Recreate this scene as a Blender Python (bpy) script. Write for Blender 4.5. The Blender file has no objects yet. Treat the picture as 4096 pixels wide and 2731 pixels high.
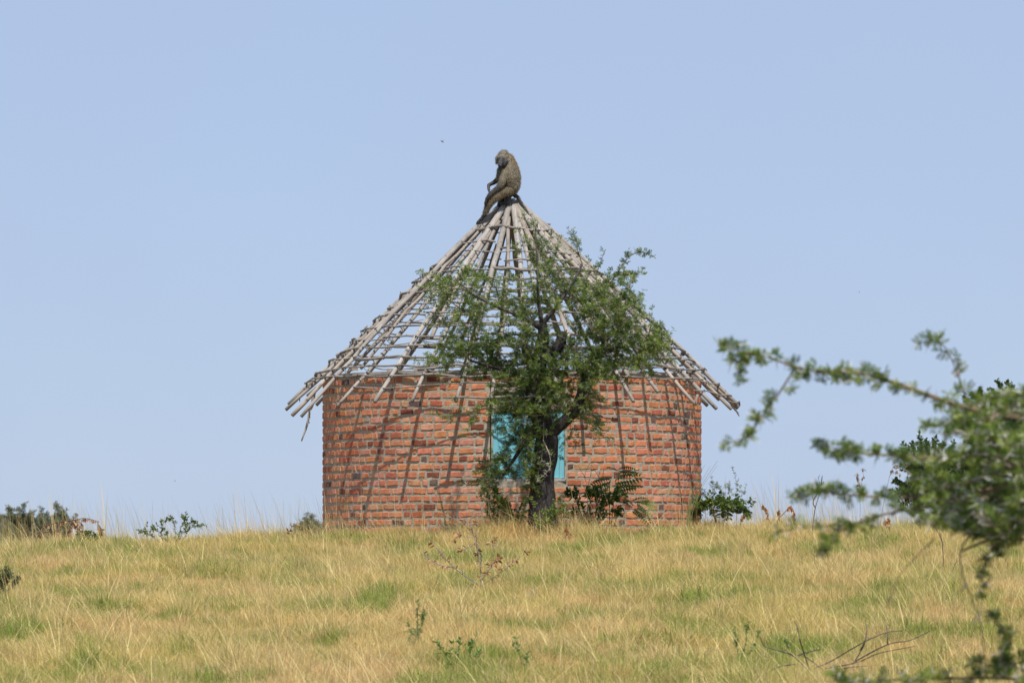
import bpy, bmesh, math, random
import numpy as np
from mathutils import Vector, Matrix

random.seed(7)
rng = np.random.default_rng(7)
R = math.radians
scene = bpy.context.scene
COL = scene.collection

# ---------------------------------------------------------------- camera
F = 22756.0                       # focal length in photo pixels (200 mm on a 36 mm sensor)
PITCH = math.atan(963.0 / F)
cam_data = bpy.data.cameras.new('camera')
cam_data.lens = 200.0
cam_data.sensor_width = 36.0
cam_data.clip_start = 0.5
cam_data.clip_end = 9000.0
cam_data.dof.use_dof = True
cam_data.dof.focus_distance = 84.5
cam_data.dof.aperture_fstop = 6.2
cam = bpy.data.objects.new('camera', cam_data)
COL.objects.link(cam)
cam.location = (0, 0, 0)
cam.rotation_euler = (R(90) + PITCH, 0, 0)
scene.camera = cam

# ---------------------------------------------------------------- sky and sun
SUN_EL, SUN_AZ = 61.0, 12.0       # azimuth to the right of straight behind the camera
world = bpy.data.worlds.new('World')
scene.world = world
world.use_nodes = True
wn = world.node_tree
wn.nodes.clear()
sky = wn.nodes.new('ShaderNodeTexSky')
sky.sky_type = 'NISHITA'
sky.sun_disc = False
sky.sun_elevation = R(SUN_EL)
sky.sun_rotation = R(180 - SUN_AZ)
sky.altitude = 1200
sky.air_density = 1.0
sky.dust_density = 0.6
sky.ozone_density = 3.0
tint = wn.nodes.new('ShaderNodeMix'); tint.data_type = 'RGBA'; tint.blend_type = 'MULTIPLY'
tint.inputs[0].default_value = 1.0
tint.inputs[7].default_value = (0.80, 0.86, 1.0, 1)
bg = wn.nodes.new('ShaderNodeBackground')
bg.inputs['Strength'].default_value = 0.10
wo = wn.nodes.new('ShaderNodeOutputWorld')
wn.links.new(sky.outputs[0], tint.inputs[6])
veil = wn.nodes.new('ShaderNodeMix'); veil.data_type = 'RGBA'      # thin high haze evens the sky out
veil.inputs[0].default_value = 0.80
veil.inputs[7].default_value = (3.5, 4.28, 5.95, 1)
wtc = wn.nodes.new('ShaderNodeTexCoord'); wnz = wn.nodes.new('ShaderNodeTexNoise')
wnz.inputs['Scale'].default_value = 14.0; wnz.inputs['Detail'].default_value = 4.0
wn.links.new(wtc.outputs['Generated'], wnz.inputs['Vector'])
wmr = wn.nodes.new('ShaderNodeMapRange'); wmr.inputs[1].default_value = .3; wmr.inputs[2].default_value = .7
wmr.inputs[3].default_value = .74; wmr.inputs[4].default_value = .86
wn.links.new(wnz.outputs['Fac'], wmr.inputs[0]); wn.links.new(wmr.outputs[0], veil.inputs[0])
wn.links.new(tint.outputs[2], veil.inputs[6])
wn.links.new(veil.outputs[2], bg.inputs['Color'])
wn.links.new(bg.outputs[0], wo.inputs['Surface'])

sd = bpy.data.lights.new('sun', 'SUN')
sd.energy = 3.8
sd.angle = R(0.53)
sd.color = (1.0, 0.955, 0.88)
sun = bpy.data.objects.new('sun', sd)
COL.objects.link(sun)
sv = Vector((math.sin(R(SUN_AZ)) * math.cos(R(SUN_EL)), -math.cos(R(SUN_AZ)) * math.cos(R(SUN_EL)), math.sin(R(SUN_EL))))
sun.rotation_euler = sv.to_track_quat('Z', 'Y').to_euler()
sun.location = sv * 60

scene.view_settings.view_transform = 'Standard'
scene.view_settings.look = 'None'
scene.view_settings.exposure = 0.35
scene.view_settings.gamma = 1.0
scene.view_settings.use_curve_mapping = False
scene.cycles.max_bounces = 6
scene.cycles.transparent_max_bounces = 4

# ---------------------------------------------------------------- helpers
def at(x, y, Y):
    """photo pixel -> the point of that sight line at world distance Y"""
    cz = 1365.5 - y
    dy = F * math.cos(PITCH) - cz * math.sin(PITCH)
    dz = F * math.sin(PITCH) + cz * math.cos(PITCH)
    return Vector(((x - 2048.0) / dy * Y, Y, dz / dy * Y))

_perm = rng.random((256, 256))
def vnoise(x, y):
    x = np.asarray(x, float); y = np.asarray(y, float)
    xi = np.floor(x).astype(int); yi = np.floor(y).astype(int)
    fx = x - xi; fy = y - yi
    fx = fx * fx * (3 - 2 * fx); fy = fy * fy * (3 - 2 * fy)
    g = lambda a, b: _perm[a % 256, b % 256]
    return (g(xi, yi) * (1 - fx) + g(xi + 1, yi) * fx) * (1 - fy) + (g(xi, yi + 1) * (1 - fx) + g(xi + 1, yi + 1) * fx) * fy

GY = [-200, 0, 30, 50, 70, 85, 90, 95, 105, 150, 300, 800, 6000]
GZ = [-4.0, -2.35, -1.85, -1.06, -0.10, 0.60, 0.70, 0.65, 0.15, -3.5, -12, -20, -24]
def ground_z(X, Y):
    X = np.asarray(X, float); Y = np.asarray(Y, float)
    z = np.interp(Y, GY, GZ)
    w = np.clip(1 - np.abs(Y - 75) / 60, 0, 1)
    z = z + (0.014 * np.clip(X, 0, 25) - 0.034 * np.clip(-X - 1.5, 0, 20)) * np.clip((Y - 50) / 30, 0, 1) * np.clip((150 - Y) / 50, 0, 1)
    z = z + w * 0.09 * (vnoise(X * .45 + 9, Y * .3 + 3) - .5) + w * 0.05 * (vnoise(X * 1.7 + 1, Y * 1.3) - .5)
    return z
def gz(X, Y): return float(ground_z(X, Y))
def on_ground(x, y):
    """where the sight line of photo pixel (x, y) meets the ground"""
    best = None
    for Y in np.arange(40, 100, .25):
        p = at(x, y, Y)
        if p.z <= gz(p.x, Y) + 0.02:
            best = p; break
    if best is None: best = at(x, y, 88)
    best.z = gz(best.x, best.y)
    return best

def tag(o, label=None, cat=None, group=None, kind=None):
    if label: o['label'] = label
    if cat: o['category'] = cat
    if group: o['group'] = group
    if kind: o['kind'] = kind
    return o
def empty(name, loc, label, cat, group=None):
    o = bpy.data.objects.new(name, None)
    o.empty_display_size = 0.2
    COL.objects.link(o)
    o.location = loc
    return tag(o, label, cat, group)

class MB:
    """collects geometry in world coordinates with a colour per vertex"""
    def __init__(s): s.v = []; s.c = []; s.f = []; s.n = 0
    def add(s, V, Fa, col):
        V = np.asarray(V, float).reshape(-1, 3)
        col = np.asarray(col, float)
        if col.ndim == 1: col = np.tile(col[:3], (len(V), 1))
        s.v.append(V); s.c.append(col[:, :3])
        for f in Fa: s.f.append(np.asarray(f, dtype=np.int64) + s.n)
        s.n += len(V)
    def batch(s, TV, TF, M, L, C):
        """template verts (n,3), quads or tris (m,k), M (K,3,3), L (K,3), C (K,3)"""
        K = len(L)
        if K == 0: return
        V = np.einsum('kij,nj->kni', M, TV) + L[:, None, :]
        n = len(TV)
        s.v.append(V.reshape(-1, 3)); s.c.append(np.repeat(C, n, axis=0))
        TF = np.asarray(TF)
        fa = (TF[None] + (np.arange(K) * n)[:, None, None] + s.n).reshape(-1, TF.shape[1])
        s.f.append(fa)
        s.n += n * K
    def tube(s, P, rad, sides=6, col=(.5, .5, .5), cap=True, rough=0.0):
        P = [Vector(p) for p in P]; n = len(P)
        if n < 2: return
        if not hasattr(rad, '__len__'): rad = [rad] * n
        V = []; prev = None
        for i, p in enumerate(P):
            t = (P[min(i + 1, n - 1)] - P[max(i - 1, 0)])
            if t.length < 1e-9: t = Vector((0, 0, 1))
            t.normalize()
            a = prev if prev is not None else (Vector((1, 0, 0)) if abs(t.x) < .8 else Vector((0, 1, 0)))
            a = (a - t * a.dot(t))
            if a.length < 1e-6: a = t.orthogonal()
            a.normalize(); prev = a; b = t.cross(a)
            for k in range(sides):
                q = 2 * math.pi * k / sides
                rr = rad[i] * (1 + (random.uniform(-rough, rough) if rough else 0))
                V.append(p + (a * math.cos(q) + b * math.sin(q)) * rr)
        FQ = [[i * sides + k, i * sides + (k + 1) % sides, (i + 1) * sides + (k + 1) % sides, (i + 1) * sides + k] for i in range(n - 1) for k in range(sides)]
        if cap: FQ += [list(range(sides))[::-1], [(n - 1) * sides + k for k in range(sides)]]
        s.add([tuple(v) for v in V], FQ, col)
    def box(s, lo, hi, col=(.5, .5, .5), M=None, jit=0.0):
        x0, y0, z0 = lo; x1, y1, z1 = hi
        V = np.array([(x0, y0, z0), (x1, y0, z0), (x1, y1, z0), (x0, y1, z0), (x0, y0, z1), (x1, y0, z1), (x1, y1, z1), (x0, y1, z1)], float)
        if jit: V += rng.uniform(-jit, jit, V.shape)
        if M is not None: V = np.array([tuple(M @ Vector(v)) for v in V])
        s.add(V, [[0, 3, 2, 1], [4, 5, 6, 7], [0, 1, 5, 4], [1, 2, 6, 5], [2, 3, 7, 6], [3, 0, 4, 7]], col)
    def mesh(s, name, origin=(0, 0, 0)):
        me = bpy.data.meshes.new(name)
        V = np.concatenate(s.v) - np.array(origin, float)[None]
        C = np.concatenate(s.c)
        loops = []; starts = []; tot = 0
        lens = []
        for f in s.f:
            if f.ndim == 1:
                loops.append(f); lens.append(np.array([len(f)]))
            else:
                loops.append(f.reshape(-1)); lens.append(np.full(len(f), f.shape[1]))
        loops = np.concatenate(loops); lens = np.concatenate(lens)
        starts = np.concatenate([[0], np.cumsum(lens)[:-1]])
        me.vertices.add(len(V)); me.vertices.foreach_set('co', V.astype(np.float32).ravel())
        me.loops.add(len(loops)); me.loops.foreach_set('vertex_index', loops.astype(np.int32))
        me.polygons.add(len(lens)); me.polygons.foreach_set('loop_start', starts.astype(np.int32))
        me.update(calc_edges=True)
        a = me.color_attributes.new('Col', 'FLOAT_COLOR', 'POINT')
        a.data.foreach_set('color', np.concatenate([C, np.ones((len(C), 1))], axis=1).astype(np.float32).ravel())
        me.validate(clean_customdata=False)
        me.polygons.foreach_set('use_smooth', [False] * len(me.polygons))
        return me
    def build(s, name, mat, parent=None, kind=None, smooth=False, origin=None, label=None):
        if s.n == 0: return None
        org = origin if origin is not None else (tuple(world_loc(parent)) if parent else (0, 0, 0))
        me = s.mesh(name, org)
        me.materials.append(mat)
        if smooth: me.polygons.foreach_set('use_smooth', [True] * len(me.polygons))
        o = bpy.data.objects.new(name, me)
        COL.objects.link(o)
        if parent: o.parent = parent
        elif origin is not None: o.location = origin
        if kind: o['kind'] = kind
        if label: o['label'] = label
        return o
def world_loc(o):
    v = Vector((0, 0, 0))
    while o: v += o.location; o = o.parent
    return v

# ---------------------------------------------------------------- materials
def mat_new(name):
    m = bpy.data.materials.new(name); m.use_nodes = True
    nt = m.node_tree; nt.nodes.clear()
    out = nt.nodes.new('ShaderNodeOutputMaterial')
    return m, nt, out
def N(nt, t, **kw):
    n = nt.nodes.new(t)
    for k, v in kw.items(): setattr(n, k, v)
    return n
def mixc(nt, fac, a, b, blend='MIX'):
    n = nt.nodes.new('ShaderNodeMix'); n.data_type = 'RGBA'; n.blend_type = blend
    for sock, val in ((n.inputs[0], fac), (n.inputs[6], a), (n.inputs[7], b)):
        if hasattr(val, 'links') or hasattr(val, 'is_output'): nt.links.new(val, sock)
        elif hasattr(val, '__len__'): sock.default_value = tuple(val) + ((1,) if len(val) == 3 else ())
        else: sock.default_value = val
    return n.outputs[2]
def noise(nt, scale, detail=4, rough=.6, vec=None, out='Fac'):
    n = nt.nodes.new('ShaderNodeTexNoise'); n.inputs['Scale'].default_value = scale
    n.inputs['Detail'].default_value = detail; n.inputs['Roughness'].default_value = rough
    if vec is not None: nt.links.new(vec, n.inputs['Vector'])
    return n.outputs[out]
def ramp(nt, v, p0, p1, a=0.0, b=1.0):
    n = nt.nodes.new('ShaderNodeMapRange'); n.clamp = True
    n.inputs[1].default_value = p0; n.inputs[2].default_value = p1
    n.inputs[3].default_value = a; n.inputs[4].default_value = b
    nt.links.new(v, n.inputs[0]); return n.outputs[0]
def bump(nt, h, strength=.5, dist=.01):
    n = nt.nodes.new('ShaderNodeBump'); n.inputs['Strength'].default_value = strength
    n.inputs['Distance'].default_value = dist; nt.links.new(h, n.inputs['Height']); return n.outputs[0]
def pbsdf(nt, out, col, rough=.85, nrm=None, spec=.3):
    b = nt.nodes.new('ShaderNodeBsdfPrincipled')
    if hasattr(col, 'is_output'): nt.links.new(col, b.inputs['Base Color'])
    else: b.inputs['Base Color'].default_value = tuple(col) + (1,)
    b.inputs['Roughness'].default_value = rough
    b.inputs['Specular IOR Level'].default_value = spec
    if nrm is not None: nt.links.new(nrm, b.inputs['Normal'])
    nt.links.new(b.outputs[0], out.inputs['Surface']); return b

def make_leaf_mat(name, rough=.5, trans=.35, spec=.35, tcol=(1.25, 1.35, .6)):
    m, nt, out = mat_new(name)
    at_ = N(nt, 'ShaderNodeAttribute', attribute_name='Col')
    pos = N(nt, 'ShaderNodeNewGeometry').outputs['Position']
    c = mixc(nt, ramp(nt, noise(nt, 9.0, 2, .5, pos), .3, .7, 0, 1), at_.outputs['Color'], (1.2, 1.15, 1.0), 'MULTIPLY')
    b = N(nt, 'ShaderNodeBsdfPrincipled')
    nt.links.new(c, b.inputs['Base Color']); b.inputs['Roughness'].default_value = rough
    b.inputs['Specular IOR Level'].default_value = spec
    t = N(nt, 'ShaderNodeBsdfTranslucent')
    nt.links.new(mixc(nt, 1.0, c, tcol, 'MULTIPLY'), t.inputs['Color'])
    mx = N(nt, 'ShaderNodeMixShader'); mx.inputs[0].default_value = trans
    nt.links.new(b.outputs[0], mx.inputs[1]); nt.links.new(t.outputs[0], mx.inputs[2])
    nt.links.new(mx.outputs[0], out.inputs['Surface'])
    return m
M_leaf = make_leaf_mat('leaf')
M_dry = make_leaf_mat('dry_leaf', .8, .25, .1, (1.2, 1.0, .8))

def make_wood(name, grain=(6, 6, .7), base=None, dark=(.16, .12, .09), amt=.75):
    m, nt, out = mat_new(name)
    tc = N(nt, 'ShaderNodeTexCoord').outputs['Object']
    mp = N(nt, 'ShaderNodeMapping'); mp.inputs['Scale'].default_value = grain
    nt.links.new(tc, mp.inputs['Vector'])
    at_ = N(nt, 'ShaderNodeAttribute', attribute_name='Col')
    n1 = noise(nt, 7.0, 6, .7, mp.outputs[0])
    n2 = noise(nt, 2.2, 3, .6, tc)
    c = mixc(nt, ramp(nt, n1, .38, .62, amt, 0), at_.outputs['Color'], dark)
    c = mixc(nt, ramp(nt, n2, .35, .7, 0, .5), c, (.56, .52, .46))
    n3 = noise(nt, 14.0, 2, .5, tc)
    c = mixc(nt, ramp(nt, n3, .64, .70, 0, .8), c, (.10, .075, .06))
    pbsdf(nt, out, c, .85, bump(nt, n1, .5, .006), .2)
    return m
M_pole = make_wood('weathered_pole', (8, 8, .8), dark=(.17, .135, .11), amt=.8)
M_twig = make_wood('grey_stick', (9, 9, 9), dark=(.16, .12, .095), amt=.6)

def make_bark(name, base, dark):
    m, nt, out = mat_new(name)
    pos = N(nt, 'ShaderNodeTexCoord').outputs['Object']
    mp = N(nt, 'ShaderNodeMapping'); mp.inputs['Scale'].default_value = (1, 1, .35)
    nt.links.new(pos, mp.inputs['Vector'])
    n1 = noise(nt, 22, 8, .75, mp.outputs[0])
    vo = N(nt, 'ShaderNodeTexVoronoi'); vo.inputs['Scale'].default_value = 26
    nt.links.new(mp.outputs[0], vo.inputs['Vector'])
    at_ = N(nt, 'ShaderNodeAttribute', attribute_name='Col')
    c = mixc(nt, ramp(nt, n1, .35, .65), dark, base)
    c = mixc(nt, 1.0, c, at_.outputs['Color'], 'MULTIPLY')
    h = N(nt, 'ShaderNodeMath', operation='ADD'); nt.links.new(n1, h.inputs[0]); nt.links.new(vo.outputs[0], h.inputs[1])
    pbsdf(nt, out, c, .95, bump(nt, h.outputs[0], 1.0, .02), .1)
    return m
M_bark = make_bark('acacia_bark', (.085, .075, .07), (.022, .019, .018))

def make_flat(name, rough=.85, spec=.2, ns=30, amt=.4):
    m, nt, out = mat_new(name)
    at_ = N(nt, 'ShaderNodeAttribute', attribute_name='Col')
    tc = N(nt, 'ShaderNodeTexCoord').outputs['Object']
    n1 = noise(nt, ns, 5, .7, tc)
    c = mixc(nt, ramp(nt, n1, .35, .65, amt, 0), at_.outputs['Color'], (.06, .05, .04))
    pbsdf(nt, out, c, rough, bump(nt, n1, .3, .003), spec)
    return m
M_stem = make_flat('stem')
M_skin = make_flat('dark_skin', .6, .4, 60, .5)

# mortar
def make_mortar():
    m, nt, out = mat_new('mortar')
    pos = N(nt, 'ShaderNodeTexCoord').outputs['Object']
    n1 = noise(nt, 2.2, 6, .65, pos); n2 = noise(nt, 60, 6, .7, pos); n3 = noise(nt, 9, 4, .6, pos)
    c = mixc(nt, ramp(nt, n1, .35, .65), (.35, .30, .225), (.49, .42, .325))
    c = mixc(nt, ramp(nt, n2, .35, .6, .45, 0), c, (.16, .125, .09))
    c = mixc(nt, ramp(nt, n3, .58, .72, 0, .35), c, (.40, .20, .12))
    pbsdf(nt, out, c, .95, bump(nt, n2, .7, .008), .1)
    return m
M_mortar = make_mortar()
def make_brick(name, use_attr):
    m, nt, out = mat_new(name)
    if use_attr: base = N(nt, 'ShaderNodeAttribute', attribute_name='Col').outputs['Color']
    else: base = N(nt, 'ShaderNodeObjectInfo').outputs['Color']
    pos = N(nt, 'ShaderNodeNewGeometry').outputs['Position']
    n1 = noise(nt, 16, 5, .65, pos); n2 = noise(nt, 75, 4, .7, pos); n3 = noise(nt, 7, 5, .7, pos); n4 = noise(nt, 3.1, 3, .5, pos)
    c = mixc(nt, ramp(nt, n1, .40, .68, 0, .55), base, (.36, .11, .06))
    c = mixc(nt, ramp(nt, n3, .58, .72, 0, .38), c, (.62, .45, .34))
    c = mixc(nt, ramp(nt, n4, .60, .75, 0, .4), c, (.15, .065, .045))
    c = mixc(nt, ramp(nt, n2, .28, .40, .6, 0), c, (.12, .04, .025))
    mpv = N(nt, 'ShaderNodeMapping'); mpv.inputs['Scale'].default_value = (5, 5, .55); nt.links.new(pos, mpv.inputs['Vector'])
    n5 = noise(nt, 1.6, 5, .65, mpv.outputs[0])
    c = mixc(nt, ramp(nt, n5, .56, .72, 0, .42), c, (.20, .085, .05))
    n6 = noise(nt, 11.0, 5, .75, pos)
    c = mixc(nt, ramp(nt, n6, .57, .66, 0, .62), c, (.47, .38, .28))
    sm = N(nt, 'ShaderNodeMath', operation='ADD'); nt.links.new(n1, sm.inputs[0]); nt.links.new(n2, sm.inputs[1])
    pbsdf(nt, out, c, .92, bump(nt, sm.outputs[0], .8, .008), .12)
    return m
M_brick = make_brick('fired_brick', False)
M_brick_s = make_brick('fired_brick_joined', True)

def make_paint():
    m, nt, out = mat_new('turquoise_paint')
    tc = N(nt, 'ShaderNodeTexCoord').outputs['Object']
    mp = N(nt, 'ShaderNodeMapping'); mp.inputs['Scale'].default_value = (9, 9, .8)
    nt.links.new(tc, mp.inputs['Vector'])
    n1 = noise(nt, 6, 6, .7, mp.outputs[0]); n2 = noise(nt, 3, 4, .6, tc)
    c = mixc(nt, ramp(nt, n2, .35, .65), (.15, .46, .55), (.19, .52, .60))
    c = mixc(nt, ramp(nt, n1, .6, .68, 0, .55), c, (.35, .36, .33))
    c = mixc(nt, ramp(nt, n1, .30, .38, .5, 0), c, (.03, .15, .19))
    pbsdf(nt, out, c, .6, bump(nt, n1, .3, .003), .35)
    return m
M_paint = make_paint()

# ---------------------------------------------------------------- ground
def make_ground_mat():
    m, nt, out = mat_new('dry_soil_and_thatch')
    pos = N(nt, 'ShaderNodeNewGeometry').outputs['Position']
    n1 = noise(nt, .9, 6, .65, pos); n2 = noise(nt, 22, 8, .75, pos)
    c = mixc(nt, ramp(nt, n1, .4, .6), (.30, .225, .11), (.24, .22, .085))
    c = mixc(nt, ramp(nt, n2, .35, .65), (.11, .08, .05), c)
    pbsdf(nt, out, c, .95, bump(nt, n2, .8, .03), .05)
    return m
xs = np.concatenate([-np.geomspace(3000, 16, 24), np.arange(-15, 15.01, .3), np.geomspace(16, 3000, 24)])
ys = np.concatenate([[-200, -60, 0, 15, 30, 38], np.arange(42, 104, .35), np.geomspace(106, 6000, 40)])
XX, YY = np.meshgrid(xs, ys)
ZZ = ground_z(XX, YY)
g = MB()
idx = np.arange(len(xs) * len(ys)).reshape(len(ys), len(xs))
quads = np.stack([idx[:-1, :-1].ravel(), idx[:-1, 1:].ravel(), idx[1:, 1:].ravel(), idx[1:, :-1].ravel()], axis=1)
g.v.append(np.stack([XX.ravel(), YY.ravel(), ZZ.ravel()], axis=1)); g.c.append(np.full((XX.size, 3), .3)); g.f.append(quads); g.n = XX.size
go = g.build('ground', make_ground_mat(), kind='structure', smooth=True)
go['label'] = 'dry grassy hill slope rising to a low crest at the hut'

# ================================================================ THE HUT
YC = 88.7; RW = 2.95
HUT = Vector((0.0, YC, gz(0, 85.7) - .15))
hut = empty('round_hut', HUT, 'round red brick hut with a bare cone of roof poles and a turquoise shutter', 'hut')
Z_BASE = 0.42; Z_TOP = (2328 - 1490) * 85.75 / F     # 3.158
SLOPE = 0.93; Z_APEX = 5.88; R0 = .15
def cone_z(r): return Z_APEX - SLOPE * (r - R0)
def cone_r(z): return R0 + (Z_APEX - z) / SLOPE
def polar(phi, r, z): return Vector((r * math.sin(phi), YC - r * math.cos(phi), z))

# window opening: on the wall from x=-.335 to x=.815
WX0, WX1 = -.335, .815
PH0, PH1 = math.asin(WX0 / RW), math.asin(WX1 / RW)
WZ0, WZ1 = (2328 - 1922) * 85.8 / F, (2328 - 1538) * 85.8 / F   # 1.531 .. 2.979

# wall core (mortar), recessed a little behind the brick faces
def wall_core():
    mb = MB()
    nphi = 320
    zs = list(np.linspace(Z_BASE, WZ0, 30)) + list(np.linspace(WZ0, WZ1, 40))[1:] + list(np.linspace(WZ1, Z_TOP, 8))[1:]
    phs = list(np.linspace(PH0, PH1, 18)) + list(np.linspace(PH1, PH0 + 2 * math.pi, nphi))[1:]
    nz, npn = len(zs), len(phs)
    ro = RW - .0085; ri = RW - .23
    def ring(r, amp):
        P = np.zeros((nz, npn, 3))
        for i, z in enumerate(zs):
            for j, p in enumerate(phs):
                a = p % (2 * math.pi)
                rr = r + (amp * (vnoise(a * 42 * 1.0, z * 19) + .5 * vnoise(a * 90, z * 45 + 7) - .75) if amp and j not in (0, npn - 1) else 0)
                P[i, j] = (rr * math.sin(p), YC - rr * math.cos(p), z)
        return P
    A = ring(ro, .011); B = ring(ri, 0)
    # close the seam
    A[:, -1] = A[:, 0]; B[:, -1] = B[:, 0]
    n = nz * npn
    V = np.concatenate([A.reshape(-1, 3), B.reshape(-1, 3)])
    FA = []
    for i in range(nz - 1):
        zc = (zs[i] + zs[i + 1]) / 2
        for j in range(npn - 1):
            pc = (phs[j] + phs[j + 1]) / 2
            if PH0 < pc < PH1 and WZ0 < zc < WZ1: continue
            a, b, c, d = i * npn + j, i * npn + j + 1, (i + 1) * npn + j + 1, (i + 1) * npn + j
            FA.append([a, b, c, d]); FA.append([n + d, n + c, n + b, n + a])
    for j in range(npn - 1):                       # top, and the faces of the opening
        a, b = (nz - 1) * npn + j, (nz - 1) * npn + j + 1
        FA.append([a, b, n + b, n + a])
        pc = (phs[j] + phs[j + 1]) / 2
        if PH0 < pc < PH1:
            i0 = 29; i1 = 29 + 39
            FA.append([i0 * npn + j, i0 * npn + j + 1, n + i0 * npn + j + 1, n + i0 * npn + j])
            FA.append([n + i1 * npn + j, n + i1 * npn + j + 1, i1 * npn + j + 1, i1 * npn + j])
    for i in range(29, 68):
        for j in (0, 17):
            a, b = i * npn + j, (i + 1) * npn + j
            FA.append([a, b, n + b, n + a] if j == 0 else [n + a, n + b, b, a])
    mb.v.append(V); mb.c.append(np.full((len(V), 3), .4)); mb.f.append(np.array(FA)); mb.n = len(V)
    return mb
wall = wall_core().build('wall', M_mortar, hut)

# bricks
def brick_template(w, h, d, rs):
    """front face at y=0 looking to -y, body behind; 40-odd triangles with chipped arrises"""
    c = .0045
    V = []; FQ = []
    nx = 4 if w > .15 else 3
    # outer loop (set back by the worn edge), inner grid
    xs_ = np.linspace(-w / 2 + c, w / 2 - c, nx)
    zs_ = np.array([-h / 2 + c, h / 2 - c])
    sk = rs.uniform(-.005, .005)
    def wob(x, z): return (x + rs.uniform(-.005, .005), rs.uniform(-.004, .003), z + rs.uniform(-.0055, .0055) + sk * x / w * 2)
    inner = [[wob(x, z) for x in xs_] for z in zs_]
    def out_(p, dx, dz): return (p[0] + dx * c * rs.uniform(.6, 1.7), .0035 + rs.uniform(0, .003), p[2] + dz * c * rs.uniform(.6, 1.7))
    bot = [out_(p, -1 if i == 0 else (1 if i == nx - 1 else 0), -1) for i, p in enumerate(inner[0])]
    top = [out_(p, -1 if i == 0 else (1 if i == nx - 1 else 0), 1) for i, p in enumerate(inner[1])]
    V = inner[0] + inner[1] + bot + top
    b = lambda k, i: k * nx + i
    for i in range(nx - 1):
        FQ.append([b(0, i), b(0, i + 1), b(1, i + 1), b(1, i)])
        FQ.append([b(2, i), b(2, i + 1), b(0, i + 1), b(0, i)])
        FQ.append([b(1, i), b(1, i + 1), b(3, i + 1), b(3, i)])
    FQ.append([b(2, 0), b(0, 0), b(1, 0), b(3, 0)])
    FQ.append([b(0, nx - 1), b(2, nx - 1), b(3, nx - 1), b(1, nx - 1)])
    k0 = len(V)
    bb = [(p[0], d, p[2]) for p in bot]; tt = [(p[0], d, p[2]) for p in top]
    V = V + bb + tt
    for i in range(nx - 1):
        FQ.append([k0 + i, k0 + i + 1, b(2, i + 1), b(2, i)])
        FQ.append([b(3, i), b(3, i + 1), k0 + nx + i + 1, k0 + nx + i])
    FQ.append([k0, b(2, 0), b(3, 0), k0 + nx])
    FQ.append([b(2, nx - 1), k0 + nx - 1, k0 + 2 * nx - 1, b(3, nx - 1)])
    return np.array(V), FQ

PITCHZ = .1200; BH = .077
def brick_colour(rs):
    u = rs.random()
    if u < .52: c = np.array((.66, .25, .125)) * rs.uniform(.88, 1.1)
    elif u < .74: c = np.array((.68, .33, .205)) * rs.uniform(.85, 1.08)
    elif u < .88: c = np.array((.47, .14, .078)) * rs.uniform(.85, 1.15)
    elif u < .945: c = np.array((.24, .075, .048)) * rs.uniform(.7, 1.15)
    elif u < .975: c = np.array((.10, .085, .085)) * rs.uniform(.7, 1.3)
    else: c = np.array((.52, .27, .13)) * rs.uniform(.9, 1.1)
    return c * np.array((1, rs.uniform(.9, 1.12), rs.uniform(.88, 1.15)))
rsb = np.random.default_rng(21)
bricks = []     # (phi centre, z centre, width, height, recess)
ztop_row = Z_TOP - .052 - BH / 2
row = 0
z = ztop_row
while z > Z_BASE + .03:
    over = (z + BH / 2 > WZ0 + .01) and (z - BH / 2 < WZ1 - .01)
    if over: s0, s1 = PH1 * RW + .03, (PH0 + 2 * math.pi) * RW - .03
    else:
        s0 = rsb.uniform(0, .4); s1 = s0 + 2 * math.pi * RW
    s = s0; long_ = rsb.random() < .5
    while True:
        w = rsb.normal(.213, .012) if long_ else rsb.normal(.104, .010)
        if rsb.random() < .05: w *= .6
        if s + w > s1 - .01:
            w = s1 - s - .004
            if w > .045: bricks.append((row, (s + w / 2) / RW, z, w))
            break
        bricks.append((row, (s + w / 2) / RW, z, w))
        s += w + abs(rsb.normal(.034, .009)); 
        long_ = not long_
        if rsb.random() < .08: long_ = not long_
    z -= PITCHZ * 1.0; row += 1
recs = []
for (r_, ph, z, w) in bricks:
    phn = (ph + math.pi) % (2 * math.pi) - math.pi
    zz = z + .010 * (float(vnoise(phn * 3.2 + 50, r_ * 3.3)) - .5) + rsb.uniform(-.0025, .0025)
    rec = 0.0
    u = rsb.random()
    if u < .04: rec = .004
    recs.append((phn, zz, w, BH * rsb.uniform(.86, 1.06), rec, brick_colour(rsb)))
vis = sorted(range(len(recs)), key=lambda i: -(recs[i][2] * math.cos(recs[i][0]) if abs(recs[i][0]) < 1.5 and recs[i][1] > .72 else 0))
single = set(vis[:300])
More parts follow.
